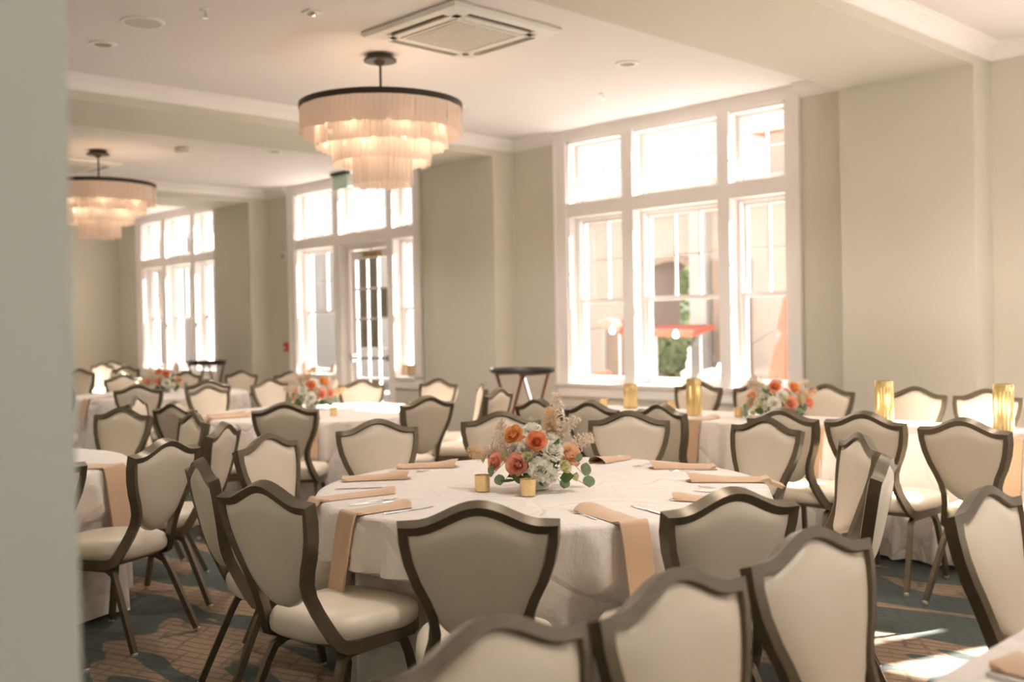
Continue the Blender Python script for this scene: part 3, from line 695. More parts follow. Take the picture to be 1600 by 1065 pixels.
for k, y in enumerate((2.12, 1.45)):
    o = obj('folded_napkin', napkin_mesh(.34, .0, .12, .11, .02, 50+k), 'napkin', smooth=55, loc=(-.80, y, .7735), rot=(0, 0, radians(-8+14*k)))
    tag(o, ['peach napkin with a dark knife below it at the bottom right corner', 'peach napkin lying outside the lower right corner of the picture'][k], 'napkin', 'napkins on the right front table')
tag(obj('table_knife', KNIFE, loc=(-.80, 2.03, .7735), rot=(0, 0, radians(-6))), 'steel knife in front of the napkin at the bottom right corner', 'knife', 'cutlery on the tables')

# ------------------------------------------------------------------ votives and gold cylinders
def votive(x, y, label, z=.7735):
    t = thing('votive_holder', label, 'candle holder', (x, y, z), 0, 'gold votive holders')
    b = MB().lathe([(.026,0),(.030,.002),(.031,.012),(.0335,.068),(.031,.068),(.028,.012),(.0,.010)], n=24, caps=False)
    b.f.append(tuple(range(24))[::-1]); obj('glass_cup', b, 'gold_glass', t, smooth=40)
    obj('candle', MB().lathe([(.0,.011),(.026,.0115),(.0275,.045),(.0,.047)], n=16, caps=False), 'porcelain', t, smooth=40)
    return t
votive(-3.205, 2.925, 'gold votive cup left of the main floral centerpiece')
votive(-2.975, 2.965, 'gold votive cup in front of the bowl of the main floral centerpiece')
votive(-5.70, 6.60, 'amber votive cup at the left end of the long window table')
votive(-5.02, 6.62, 'amber votive cup left of the tall gold cylinder on the window table')
votive(-4.25, 6.40, 'peach-tinted votive cup between the tall gold cylinder and the window table flowers')
votive(-6.95, 4.75, 'small votive cup at the right of the middle table flowers')
def cylinder_vase(x, y, h, r, label):
    t = thing('ribbed_vase', label, 'vase', (x, y, .7735), 0, 'gold ribbed cylinders on the window table')
    n = 96; mod = lambda i, z: 1+.13*abs(cos(pi*i/6))-.09
    b = MB().lathe([(r*.96,0),(r,.006),(r,h*.86)], n=n, caps=False, mod=mod); b.f.append(tuple(range(n))[::-1])
    obj('ribbed_cylinder', b, 'gold_rib', t, smooth=25)
    c = MB().lathe([(r*1.03,h*.86),(r*1.06,h*.865),(r*1.06,h*.885),(r*.98,h*.89),(r*.98,h*.91),(r*1.05,h*.915),(r*1.05,h*.975),(r*1.0,h),(r*.9,h),(r*.9,h*.5)], n=48, caps=False)
    obj('rim_band', c, 'gold_rib', t, smooth=35)
    obj('candle', MB().lathe([(.0,.004),(r*.7,.0045),(r*.7,h*.55),(.0,h*.56)], n=20, caps=False), 'porcelain', t, smooth=40)
cylinder_vase(-4.60, 6.34, .275, .054, 'tall gold ribbed cylinder in front of the leftmost window-side chair')
cylinder_vase(-5.42, 6.60, .20, .054, 'gold ribbed cylinder at the left part of the long window table')
cylinder_vase(-3.17, 6.45, .285, .056, 'sparkling gold ribbed cylinder right of the window table flowers')
cylinder_vase(-2.42, 6.45, .285, .056, 'gold ribbed cylinder at the right edge of the picture')

# ------------------------------------------------------------------ flowers
def petal(b, base, dirv, up, L_, W_, curl, cup, n=4):
    """curved petal: grows along up, opens along dirv"""
    side = dirv.cross(up).normalized()
    def fn(i, j):
        s = -1+2*i/(n); t = j/n; wv = W_*sin(pi*(.12+.80*t))**.8
        p = base+up*(L_*t*(1-.25*t*curl))+dirv*(cup*t+curl*L_*.7*t**3-.35*W_*(s*s)*(1-t*.4))
        return p+side*(wv*s)+up*(-.12*L_*s*s*t)
    b.grid(fn, n+1, n+1)
def wrap_petal(b, a, w, R, H, curl, z0, rnd, n=5, m=5, ruf=0):
    """petal wrapped round the flower's axis: cupped below, lip rolled outward"""
    k1, k2 = rnd.uniform(-.08, .08), rnd.uniform(0, 6)
    def fn(i, j):
        s_ = -1+2*i/n; t = j/m; rho = R*(.30+.70*sin(pi*.5*min(1, t*1.15))**.9)+curl*t**4*(1-.3*s_*s_)+.03*sin(3*s_+k2)*t
        ang = a+s_*w*(.45+.55*sin(pi*min(1, .12+t*.62))); z = z0+(H-z0)*t-.22*H*abs(s_)**2.5*t-.5*curl*t**5
        rho += ruf*sin(6*s_+k2)*t*t; z += ruf*.8*cos(7*s_+k2)*t*t
        return (rho*cos(ang), rho*sin(ang), z+k1*t)
    b.grid(fn, n+1, m+1)
def rose_mesh(m, seed, layers=((2,.07,.86,.0,2.4),(2,.15,.88,.02,1.9),(3,.30,.90,.04,1.25),(3,.46,.86,.08,1.25),(4,.64,.76,.16,1.0),(5,.80,.60,.28,.85),(5,.90,.36,.40,.8)), ruf=0):
    rnd = random.Random(seed); b = MB()
    for n, R, H, curl, w_ in layers:
        o = rnd.uniform(0, 6.28)
        for k in range(n): wrap_petal(b, o+2*pi*k/n+rnd.uniform(-.1, .1), w_, R, H+rnd.uniform(-.04, .04)*(1+4*ruf), curl, -.55, rnd, 8 if ruf else 5, 5, ruf)
    return b.mesh('rose', m, 60)
def ruffle_mesh(m, seed):
    rnd = random.Random(seed); b = MB(); up = Vector((0,0,1))
    for k in range(34):
        z = 1-1.15*(k+.5)/34; a = k*2.39996; rr = sqrt(max(0, 1-z*z)); d = Vector((cos(a), sin(a), 0)); g = (up*z+d*rr).normalized()
        q = (up-g*up.dot(g)); q = q.normalized() if q.length > .1 else d
        petal(b, g*.25-up*.2, (-q+g*.3).normalized() if k % 2 else q, (g+Vector((rnd.uniform(-.3,.3), rnd.uniform(-.3,.3), rnd.uniform(-.2,.3)))).normalized(), .72+rnd.uniform(-.1,.1), .36, .5, .1, 3)
    return b.mesh('white_bloom', m, 60)
FM = {k: rose_mesh(k, i) for i, k in enumerate(('rose_orange', 'rose_coral', 'rose_peach', 'rose_amber'))}
FM['bloom_white'] = rose_mesh('bloom_white', 5, ((3,.07,.78,.02,1.9),(3,.16,.78,.08,1.4),(4,.30,.80,.12,1.1),(5,.46,.76,.18,.9),(6,.62,.66,.26,.75),(7,.78,.5,.34,.65),(8,.9,.28,.42,.55),(7,.9,.02,.45,.55)), ruf=.07); FM['bloom_green'] = rose_mesh('bloom_green', 9, ((3,.2,.9,.03,1.2),(4,.45,.85,.1,1.0),(5,.7,.7,.2,.85)))
def plume_mesh(m, L_, spread, seed, bend=.25, n=46):
    """pampas plume along +z: drooping branchlets, each carrying fine barbs"""
    rnd = random.Random(seed); b = MB(); vs, fs = [], []
    for k in range(n):
        t = (k+.5)/n; a = k*2.39996+rnd.uniform(-.3, .3); c = Vector((bend*L_*t*t, 0, L_*t*.92)); env = spread*(.55+.45*sin(pi*min(1, t*1.1)))*rnd.uniform(.75, 1.3)
        d = Vector((cos(a), sin(a), 0)); ln = env*1.25; pts = [c+d*ln*u*(.75)+Vector((0,0,ln*(1.1*u-.75*u*u))) for u in (0,.25,.5,.75,1)]
        for q in range(46):
            u = rnd.uniform(.05, 1)*4; i0 = min(3, int(u)); p = pts[i0].lerp(pts[i0+1], u-i0); T = (pts[i0+1]-pts[i0]).normalized()
            e = (T*.8+Vector((rnd.uniform(-1,1), rnd.uniform(-1,1), rnd.uniform(-.7,.9)))*.75).normalized(); l2 = rnd.uniform(.009, .019); sd_ = e.orthogonal().normalized(); sd_ = (Matrix.Rotation(rnd.uniform(0, 6.28), 3, e) @ sd_)*.0013
            i = len(vs); vs += [p-sd_, p+sd_, p+e*l2]; fs.append((i, i+1, i+2))
        b.tube(pts, .0006, 3)
    b.add(vs, fs); b.tube([(0,0,-.09),(0,0,0),(bend*L_*.25,0,L_*.46),(bend*L_*.8,0,L_*.88)], .0014, 5); return b.mesh('pampas_plume', m)
PL = [plume_mesh('pampas', .22, .036, 1, n=60), plume_mesh('pampas_tan', .18, .034, 2, n=50), plume_mesh('pampas', .14, .036, 3, bend=.3, n=42), plume_mesh('pampas', .13, .036, 4, bend=.3, n=40)]
def leaf_mesh(kind):
    b = MB(); n = 6
    def fn(i, j):
        s = -1+2*i/4; t = j/n
        wv = (sin(pi*t)**.55*.5 if kind == 'round' else sin(pi*t**.85)**1.1*.26)
        return (s*wv, .08*s*s-.05*sin(pi*t)-.05*t*t, t)
    b.grid(fn, 5, n+1); return b.mesh('leaf', 'leaf_grey' if kind == 'round' else 'leaf_green', 80)
LR, LP = leaf_mesh('round'), leaf_mesh('pointed')
def aim(v, roll=0): return (Vector(v).normalized().to_track_quat('Z', 'Y') @ Matrix.Rotation(roll, 4, 'Z').to_quaternion()).to_euler()
def bowl_prof(): return [(.036,0),(.040,.004),(.038,.012),(.052,.030),(.074,.062),(.084,.088),(.080,.088),(.068,.060),(.0,.040)]
ARR = [  # (kind, dx, dz, radius, dy) with dx to the picture right, dz above the cloth, dy towards the camera
 ('rose_orange', -.010, .213, .036, .10), ('rose_amber', -.105, .235, .036, .04), ('rose_coral', -.182, .125, .032, .05), ('rose_coral', -.093, .118, .040, .10), ('rose_peach', .125, .150, .040, .06),
 ('bloom_white', .057, .172, .038, .09), ('bloom_white', .004, .100, .040, .12), ('bloom_white', -.055, .185, .036, .07), ('bloom_white', -.030, .255, .034, .02), ('bloom_white', -.10, .17, .034, .02), ('bloom_white', .06, .21, .03, 0), ('bloom_white', .045, .075, .026, .12), ('bloom_green', -.14, .155, .02, .05),
 ('bloom_green', .100, .103, .032, .10), ('bloom_green', -.047, .150, .026, .12), ('bloom_green', .142, .060, .022, .08), ('bloom_green', -.030, .295, .012, .02),
 ('rose_peach', .01, .16, .036, -.10), ('rose_orange', -.08, .18, .034, -.09), ('bloom_white', .09, .13, .042, -.09), ('bloom_white', -.03, .12, .044, -.12), ('rose_coral', .14, .12, .034, -.05), ('bloom_white', .0, .22, .04, -.02)]
PLUMES = [(0, .060, .185, (.10, 0, 1)), (1, .040, .16, (.05, .15, 1)), (2, .10, .15, (.75, .1, .55)), (2, -.10, .15, (-1, .05, .18)), (3, -.13, .16, (-.45, .05, .8)), (1, -.13, .12, (-.9, -.2, .25)), (3, .08, .2, (.4, -.3, 1))]
ROUND = [(-.206, .092, .030), (.187, .092, .028), (.207, .022, .027), (.100, .028, .022), (-.165, .05, .024), (.16, .14, .02)]
POINT = [(.030, .14), (.055, .045), (-.105, .045), (-.15, .065), (-.175, .04), (.135, .045), (-.07, .06), (.09, .16), (.02, .06), (-.02, .19), (.07, .09), (-.05, .04), (.12, .10), (0, .03)]
def arrangement(x, y, rz, label, seed, mirror=1, bowl=True, drop_plume=(), sx=1.0):
    rnd = random.Random(seed); t = thing('floral_centerpiece', label, 'flowers', (x, y, .7735), rz, 'floral centerpieces'); j = lambda s: (rnd.uniform(-s, s) if seed else 0)
    if bowl:
        b = MB().lathe(bowl_prof(), n=36, caps=False); b.f.append(tuple(range(36))[::-1]); obj('bowl', b, 'porcelain', t, smooth=40)
    sh = lambda u: u
    ms = MB().lathe([(.0,.045),(.06,.05),(.075,.08),(.05,.12),(.0,.15)], n=12, caps=False); obj('stem_bundle', ms, 'stem_green', t, smooth=60)
    for i, (k, dx, dz, r, dy) in enumerate(ARR):
        dx, dz, dy = mirror*dx*sx+j(.02), dz+j(.02), dy+j(.02)
        d = Vector((dx*1.1, -dy*1.2, (dz-.07)*.8+.02)); me = FM[k]
        o = obj('rose' if 'rose' in k else 'white_bloom' if k == 'bloom_white' else 'pale_bud', me, parent=t, loc=(dx, -dy, dz)); o.scale = (r, r, r)
        if k.startswith('rose') and dy > 0: d += Vector((0, -.13, 0))
        o.rotation_euler = aim(d, i)
    for i, (k, dx, dz, dv) in enumerate(PLUMES):
        if i in drop_plume: continue
        o = obj('pampas_plume', PL[k], parent=t, loc=(mirror*dx, .03, dz+j(.02))); o.rotation_euler = aim((mirror*dv[0]+j(.15), dv[1]+j(.15), dv[2]+.0), rnd.uniform(0, 6) if seed else (i*1.9))
    for i, (dx, dz, r) in enumerate(ROUND):
        o = obj('leaf', LR, parent=t, loc=(mirror*dx+j(.02), -.06-.02*(i % 2), max(.012, dz-r+j(.01))), rot=(.15*(i % 3-1), .25*(i % 2)-.1, .35*(i-3))); o.scale = (2*r,)*3
        st = MB().tube([(mirror*dx*.35, -.03, .07), (mirror*dx*.7, -.06, dz+.03), (mirror*dx, -.06-.02*(i % 2), max(.012, dz-r))], .0013, 5); obj('stem', st, 'stem_green', t)
    for i, (dx, dz) in enumerate(POINT):
        L_ = .055+.012*(i % 3); vx = mirror*dx
        if dz < .07: dv = Vector((vx*8+j(.3), -.9, -.25+.25*(i % 3)))
        else: dv = Vector((vx*5+.4*((i % 3)-1), -.5, .8))
        o = obj('leaf', LP, parent=t, loc=(vx*.6, -.075, dz+.012), rot=aim(dv, i*.9)); o.scale = (L_*1.25, L_, L_)
    return t
RV = radians(-46+0)
def face_cam(x, y): return atan2(-x*-1*0 + (-x) , (0)) 
def arr_rz(x, y):  # local -Y looks towards the camera side of the room
    return atan2(y, x)-pi/2
arrangement(-3.06, 3.12, arr_rz(-3.06, 3.12), 'floral centerpiece of orange roses, white blooms and pampas on the main round table', 0)
arrangement(-7.68, 5.02, arr_rz(-7.68, 5.02), 'floral centerpiece with a tall pale plume on the middle round table', 3, mirror=-1)
arrangement(-11.40, 5.50, arr_rz(-11.4, 5.5), 'small-looking coral and white floral centerpiece on the far left round table', 5, drop_plume=(0, 1, 2))
arrangement(-3.98, 6.45, arr_rz(-3.98, 6.45), 'wide floral centerpiece of coral roses and white blooms on the long window table', 8, mirror=-1, drop_plume=(0, 1), sx=1.15)

# ------------------------------------------------------------------ tray stands
def tray_stand(x, y, rz, z, wood, label_t, label_s, rx, ry, gap=.2):
    t = thing('tray_stand', label_s, 'stand', (x, y, 0), rz); h = z-.02
    for sy in (-1, 1):
        for sx in (-1, 1):
            yo = sy*gap+sx*.012
            b = MB().sweep([(sx*.19, yo, h), (0, yo, h*.47), (-sx*.21, yo, 0)], .014, .009, (0,1,0)); obj('leg', b, wood, t)
    for sx in (-1, 1):
        obj('top_bar', MB().box(sx*.19-.013, sx*.19+.013, -gap-.03, gap+.03, h-.012, h+.01), wood, t)
        obj('strap', MB().box(sx*.12-.002, sx*.12+.002, -gap+.02, gap-.02, h-.05, h-.02), 'dark_cap', t) if False else None
        obj('stretcher', MB().box(-sx*.17-.009, -sx*.17+.009, -gap, gap, h*.10, h*.10+.02), wood, t)
    n = 48; b = MB(); pr_ = [(.0,.0),(.90,.0),(.95,.008),(1.0,.045),(.985,.05),(.93,.014),(.86,.008),(.0,.008)]; vs, fs = [], []
    for (r, zz) in pr_:
        for i in range(n): a = 2*pi*i/n; vs.append((rx*r*cos(a), ry*r*sin(a), zz))
    for k in range(len(pr_)-1):
        for i in range(n): l = (i+1) % n; fs.append((k*n+i, k*n+l, (k+1)*n+l, (k+1)*n+i))
    b.add(vs, fs); o = obj('serving_tray', b, 'tray_black', smooth=40, loc=(x, y, h+.011), rot=(0, 0, rz)); tag(o, label_t, 'tray')
tray_stand(-8.13, 8.05, 0, .955, 'red_wood', 'black oval serving tray on the reddish folding stand left of the big window', 'reddish wooden folding tray stand left of the big window', .41, .33)
tray_stand(-15.2, 8.0, .1, .965, 'brown_wood', 'dark oval serving tray on the far folding stand under the third window', 'dark wooden folding tray stand under the third window', .38, .28, .18)

# ------------------------------------------------------------------ chandeliers
def chandelier(x, y, label, seed):
    rnd = random.Random(seed); t = thing('chandelier', label, 'chandelier', (x, y, ZC), 0, 'tiered capiz chandeliers'); z0 = -ZC
    obj('canopy', MB().lathe([(.10,-.001),(.10,-.035),(.135,-.04),(.135,-.055),(.05,-.058),(.03,-.085),(.012,-.09)], n=32), 'black_metal', t, smooth=30)
    obj('rod', MB().tube([(0,0,-.06),(0,0,3.02+z0)], .010, 10), 'black_metal', t, smooth=50)
    n = 96; R = .665
    b = MB().lathe([(R-.012,3.245+z0),(R,3.245+z0),(R+.002,3.29+z0),(R-.012,3.29+z0),(R-.012,3.245+z0)], n=n, caps=False); obj('top_ring', b, 'black_metal', t, smooth=30)
    sp = MB()
    for k in range(6): a = k*pi/3; sp.tube([(0,0,3.26+z0), ((R-.01)*cos(a), (R-.01)*sin(a), 3.26+z0)], .006, 6)
    obj('spoke', sp, 'black_metal', t)
    tiers = [(.655, 3.262, .215, 90), (.535, 3.175, .235, 74), (.395, 3.045, .235, 56), (.24, 2.885, .25, 36)]
    for ti, (r, zt, h, cnt) in enumerate(tiers):
        if ti: obj('tier_ring', MB().lathe([(r-.006,zt+z0-.004),(r,zt+z0-.004),(r,zt+z0+.006),(r-.006,zt+z0+.006),(r-.006,zt+z0-.004)], n=48, caps=False), 'brass', t)
        if ti:
            for k in range(3): a = k*2*pi/3+.4; obj('tier_rod', MB().tube([(r*.98*cos(a), r*.98*sin(a), zt+z0), (r*.98*cos(a), r*.98*sin(a), 3.262+z0)], .003, 5), 'black_metal', t)
        wd = 2*pi*r/cnt*1.04
        ms = []
        for v in range(3):
            hh = h*(1+.03*(v-1)); b = MB()
            b.box(-wd/2, wd/2, -.0015, .0015, -hh, 0); ms.append(b.mesh('glass_strip', 'capiz'))
        for k in range(cnt):
            a = 2*pi*k/cnt; rr = r+rnd.uniform(-.003, .006)
            obj('glass_strip', ms[rnd.randrange(3)], parent=t, loc=(rr*cos(a), rr*sin(a), zt+z0-.002), rot=(0, 0, a+pi/2+rnd.uniform(-.12, .12)))
    bm_ = MB().lathe([(.0,-.045),(.012,-.038),(.017,-.02),(.012,0),(.006,.012)], n=12, caps=False).mesh('bulb', 'bulb', 60)
    so_ = MB().lathe([(.011,.01),(.012,.05),(.004,.055)], n=10).mesh('bulb_socket', 'dark_cap', 40)
    for (r, zz, c) in ((.47, 3.13, 8), (.30, 3.0, 5)):
        for k in range(c):
            a = 2*pi*k/c+r; s_ = obj('bulb_socket', so_, parent=t, loc=(r*cos(a), r*sin(a), zz+z0)); obj('bulb', bm_, parent=s_)
            ld = bpy.data.lights.new('bulb_light', 'POINT'); ld.energy = CH_W; ld.color = (1, .78, .56); ld.shadow_soft_size = .04
            lo = bpy.data.objects.new('bulb_light', ld); COL.objects.link(lo); lo.parent = t; lo.location = (r*cos(a), r*sin(a), zz+z0-.06)
CH_W = .26
chandelier(-6.85, 5.21, 'large four-tier chandelier of pale glass strips on a black ring, nearest one', 1)
chandelier(-12.61, 5.27, 'farther four-tier chandelier of pale glass strips beside the near wall edge', 2)

# ------------------------------------------------------------------ ceiling fittings
def cassette(x, y, label):
    t = thing('air_conditioner', label, 'air conditioner', (x, y, ZC), 0, 'ceiling cassette units'); h = .53
    b = MB(); # panel ring with four slots
    z1, z0 = -.001, -.045
    prof = [(h, -.0), (h+.012, -.018), (h-.01, -.04), (h-.06, -.05)]
    def sq(r, z): return [(-r,-r,z),(r,-r,z),(r,r,z),(-r,r,z)]
    vs = sum([sq(r, z) for r, z in prof], []); fs = []
    for k in range(3):
        for i in range(4): l = (i+1) % 4; fs.append((k*4+i, k*4+l, (k+1)*4+l, (k+1)*4+i))
    b.add(vs, fs)
    s0, s1, q0 = .395, .465, .33     # slot band and half length
    def slab(x0, x1, y0, y1, zt=-.0, zb=-.05): b.box(x0, x1, y0, y1, zb, zt)
    e = h-.06
    slab(-e, e, s1, e); slab(-e, e, -e, -s1); slab(s1, e, -s1, s1); slab(-e, -s1, -s1, s1)
    for sx in (-1, 1):
        for sy in (-1, 1): slab(min(sx*q0, sx*s1), max(sx*q0, sx*s1), min(sy*q0, sy*s1), max(sy*q0, sy*s1))
    slab(-s0, s0, q0, s0); slab(-s0, s0, -s0, -q0); slab(q0, s0, -q0, q0); slab(-s0, -q0, -q0, q0)
    obj('cover_panel', b, 'plastic_white', t)
    for k in range(4):
        v = MB().box(-q0, q0, s0+.004, s1-.004, -.014, -.004); o = obj('outlet_slot', v, 'slot_dark', t, rot=(0, 0, k*pi/2))
        f = MB().add([(-q0+.01, s0+.004, -.022), (q0-.01, s0+.004, -.022), (q0-.01, s1-.040, -.052), (-q0+.01, s1-.040, -.052), (-q0+.01, s0+.004, -.018), (q0-.01, s0+.004, -.018), (q0-.01, s1-.038, -.048), (-q0+.01, s1-.038, -.048)], [(0,1,2,3),(4,5,6,7),(0,1,5,4),(1,2,6,5),(2,3,7,6),(3,0,4,7)])
        obj('louver_flap', f, 'louver' , o)
    g = MB().box(-.29, .29, -.29, .29, -.056, -.02); gr = obj('intake_grille', g, 'speaker_cloth', t, bevel=.004)
    gb = MB()
    for i in range(13): yy = -.264+i*.044; gb.box(-.27, .27, yy-.006, yy+.006, -.059, -.0555)
    obj('grille_slats', gb, 'plastic_white', gr)
    fr = MB(); 
    for r0, r1 in ((.30, .325),): fr.box(-r1, r1, r0, r1, -.058, -.03); fr.box(-r1, r1, -r1, -r0, -.058, -.03); fr.box(r0, r1, -r0, r0, -.058, -.03); fr.box(-r1, -r0, -r0, r0, -.058, -.03)
    obj('grille_frame', fr, 'plastic_white', t)
cassette(-5.88, 5.24, 'white ceiling air conditioner cassette above the nearest chandelier')
cassette(-13.78, 5.32, 'white ceiling air conditioner cassette behind the farther chandelier')
def downlight(x, y, label):
    t = thing('recessed_downlight', label, 'ceiling light', (x, y, ZC), 0, 'recessed downlights')
    obj('trim_ring', MB().lathe([(.062,-.002),(.066,-.012),(.10,-.010),(.105,-.001)], n=32, caps=False), 'plastic_white', t, smooth=50)
    obj('lamp_well', MB().lathe([(.064,-.010),(.045,-.004),(.0,-.003)], n=24, caps=False), 'louver', t, smooth=50)
FILL_W = 54
def add_fill_spot(x, y):  # added fill for tabletops and floor; the fittings themselves look switched off
    ld = bpy.data.lights.new('fill_spot', 'SPOT'); ld.energy = FILL_W; ld.color = (1, .91, .83); ld.spot_size = radians(125); ld.spot_blend = .7; ld.shadow_soft_size = .12
    lo = bpy.data.objects.new('fill_spot', ld); COL.objects.link(lo); lo.location = (x, y, ZC-.03)
for x_, y_, lb in [(-7.95, 3.38, 'round recessed downlight beside the ceiling speaker'), (-5.71, 6.99, 'round recessed downlight right of the nearest air conditioner'),
 (-7.95, 6.99, 'round recessed downlight just right of the nearest chandelier ring'), (-5.71, 3.38, 'added fill downlight above the top edge of the picture'),
 (-11.36, 6.97, 'tiny recessed downlight beyond the beam left of the nearest chandelier'), (-11.36, 3.38, 'added fill downlight hidden behind the beam at left'),
 (-2.30, 3.38, 'added fill downlight out of view over the main table'), (-2.30, 6.99, 'added fill downlight out of view over the window table'), (-.1, 3.38, 'added fill downlight out of view over the right front table')]:
    downlight(x_, y_, lb); add_fill_spot(x_, y_)  # fittings out of view are added to carry fill spots
t = thing('ceiling_speaker', 'round recessed ceiling speaker with pale grille at upper left', 'speaker', (-7.21, 3.36, ZC), 0)
obj('speaker_ring', MB().lathe([(.125,-.002),(.13,-.014),(.15,-.012),(.155,-.001)], n=40, caps=False), 'plastic_white', t, smooth=50)
obj('speaker_grille', MB().lathe([(.128,-.012),(.06,-.009),(.0,-.008)], n=32, caps=False), 'speaker_cloth', t, smooth=50)
def sprinkler(x, y, label):
    t = thing('fire_sprinkler', label, 'sprinkler', (x, y, ZC), 0, 'fire sprinklers')
    obj('escutcheon', MB().lathe([(.0,-.014),(.02,-.012),(.042,-.004),(.045,-.001)], n=24, caps=False), 'plastic_white', t, smooth=50)
    obj('sprinkler_head', MB().lathe([(.009,-.01),(.009,-.035),(.004,-.04),(.004,-.055),(.02,-.057),(.02,-.06)], n=12), 'steel', t, smooth=40)
sprinkler(-6.66, 3.56, 'small ceiling sprinkler with white plate at upper left'); sprinkler(-6.61, 7.72, 'tiny ceiling sprinkler above the big window')
t = thing('access_plate', 'small square ceiling device with shiny facets near the top edge', 'ceiling device', (-6.22, 4.14, ZC), 0)
obj('plate', MB().box(-.055, .055, -.055, .055, -.01, -.001), 'plastic_white', t, bevel=.003); obj('lens', MB().lathe([(.035,-.01),(.03,-.03),(.0,-.034)], n=6, caps=False), 'steel', t)
t = thing('smoke_detector', 'white rounded smoke detector beyond the beam at left', 'smoke detector', (-11.83, 5.98, ZC), 0)
obj('detector_body', MB().lathe([(.0,-.075),(.07,-.073),(.095,-.055),(.10,-.015),(.085,-.001)], n=28, caps=False), 'plastic_white', t, smooth=50)
obj('detector_vent', MB().lathe([(.091,-.058),(.0985,-.052)], n=28, caps=False), 'louver', t)
t = thing('exit_sign', 'pale green edge-lit exit sign hanging above the glazed door', 'sign', (-12.33, 8.62, ZC), 0)
obj('sign_base', MB().box(-.20, .20, -.035, .035, -.045, -.001), 'dark_cap', t); obj('sign_panel', MB().box(-.17, .17, -.004, .004, -.24, -.045), 'exit_panel', t)
fc = bpy.data.curves.new('sign_lettering', 'FONT'); fc.body = 'EXIT'; fc.size = .15; fc.align_x = 'CENTER'; fc.align_y = 'CENTER'; fc.extrude = .0008; fc.materials.append(M['plastic_white'])
tmp_ = bpy.data.objects.new('lettering', fc); me_ = bpy.data.meshes.new_from_object(tmp_); bpy.data.objects.remove(tmp_)
fo = bpy.data.objects.new('sign_lettering', me_); COL.objects.link(fo); fo.parent = t; fo.location = (0, -.0055, -.145); fo.rotation_euler = (pi/2, 0, 0)

# ------------------------------------------------------------------ wall fittings and sill frames
t = thing('fire_alarm', 'small red fire alarm box on the wall left of the glazed door', 'fire alarm', (-14.26, YW, 1.2), 0)
obj('alarm_box', MB().box(-.05, .05, -.045, -.001, -.07, .07), 'red_plastic', t, bevel=.006); obj('pull_lever', MB().box(-.035, .035, -.056, -.044, -.02, .0), 'plastic_white', t)
t = thing('wall_strobe', 'white alarm strobe high on the wall left of the glazed door', 'alarm', (-14.27, YW, 2.63), 0)
obj('strobe_base', MB().box(-.05, .05, -.03, -.001, -.065, .065), 'plastic_white', t, bevel=.005); obj('strobe_lens', MB().box(-.025, .025, -.05, -.03, -.04, .04), 'plastic_grey', t, bevel=.006)
def picture(x, w_, h_, label, rz=0, m='picture_wood'):
    t = thing('picture_frame', label, 'picture frame', (x, 8.98, ZB+.009), rz, 'small frames on the sill beside the glazed door'); t.rotation_euler = (radians(-12), 0, rz)
    b = MB().box(-w_/2, -w_/2+.018, -.008, .008, 0, h_); b.box(w_/2-.018, w_/2, -.008, .008, 0, h_); b.box(-w_/2+.018, w_/2-.018, -.008, .008, 0, .018); b.box(-w_/2+.018, w_/2-.018, -.008, .008, h_-.018, h_)
    obj('frame', b, m, t); obj('print', MB().box(-w_/2+.018, w_/2-.018, -.003, .003, .018, h_-.018), 'picture_print', t)
picture(-11.40, .10, .16, 'narrow wooden picture frame on the sill right of the glazed door', .3); picture(-11.22, .16, .16, 'wider wooden picture frame on the sill right of the glazed door', .45)
picture(-13.66, .13, .11, 'small orange-brown picture frame on the sill left of the glazed door', .2); picture(-13.16, .10, .15, 'pale standing frame on the sill left of the glazed door', .2, 'plastic_grey')

# ------------------------------------------------------------------ courtyard outside
struct('ground', MB().box(-70, 40, 9.25, 90, -.4, -.15), 'paving')
def building(name, label, rects, m, Y0, Y1, base=-.15, roof=None, windows=(), extra=None):
    t = thing(name, label, 'building', (rects[0][0], Y0, base), 0); ox, oy = rects[0][0], Y0
    b = MB()
    for (x0, x1, z0, z1) in rects: b.box(x0-ox, x1-ox, 0, Y1-Y0, z0-base, z1-base)
    obj('wall', b, m, t)
    for (x0, x1, z0, z1) in windows:
        f = MB(); f.box(x0-ox-.08, x0-ox, -.05, .02, z0-.08-base, z1+.08-base); f.box(x1-ox, x1-ox+.08, -.05, .02, z0-.08-base, z1+.08-base); f.box(x0-ox, x1-ox, -.05, .02, z1-base, z1+.08-base); f.box(x0-ox, x1-ox, -.05, .02, z0-.08-base, z0-base)
        fo_ = obj('window', f, 'trim_paint', t); obj('pane', MB().box(x0-ox, x1-ox, -.01, .01, z0-base, z1-base), 'grey_panel', fo_)
    if roof: 
        rb = MB(); x0, x1, z = roof; rb.add([(x0-ox-.3,-.4,z-base),(x1-ox+.3,-.4,z-base),(x1-ox+.3,Y1-Y0+.4,z-base),(x0-ox-.3,Y1-Y0+.4,z-base),(x0-ox-.3,(Y1-Y0)/2,z+.7-base),(x1-ox+.3,(Y1-Y0)/2,z+.7-base)], [(0,1,5,4),(2,3,4,5),(0,4,3),(1,2,5),(0,3,2,1)])
        obj('roof', rb, 'roof_tile', t)
    return t
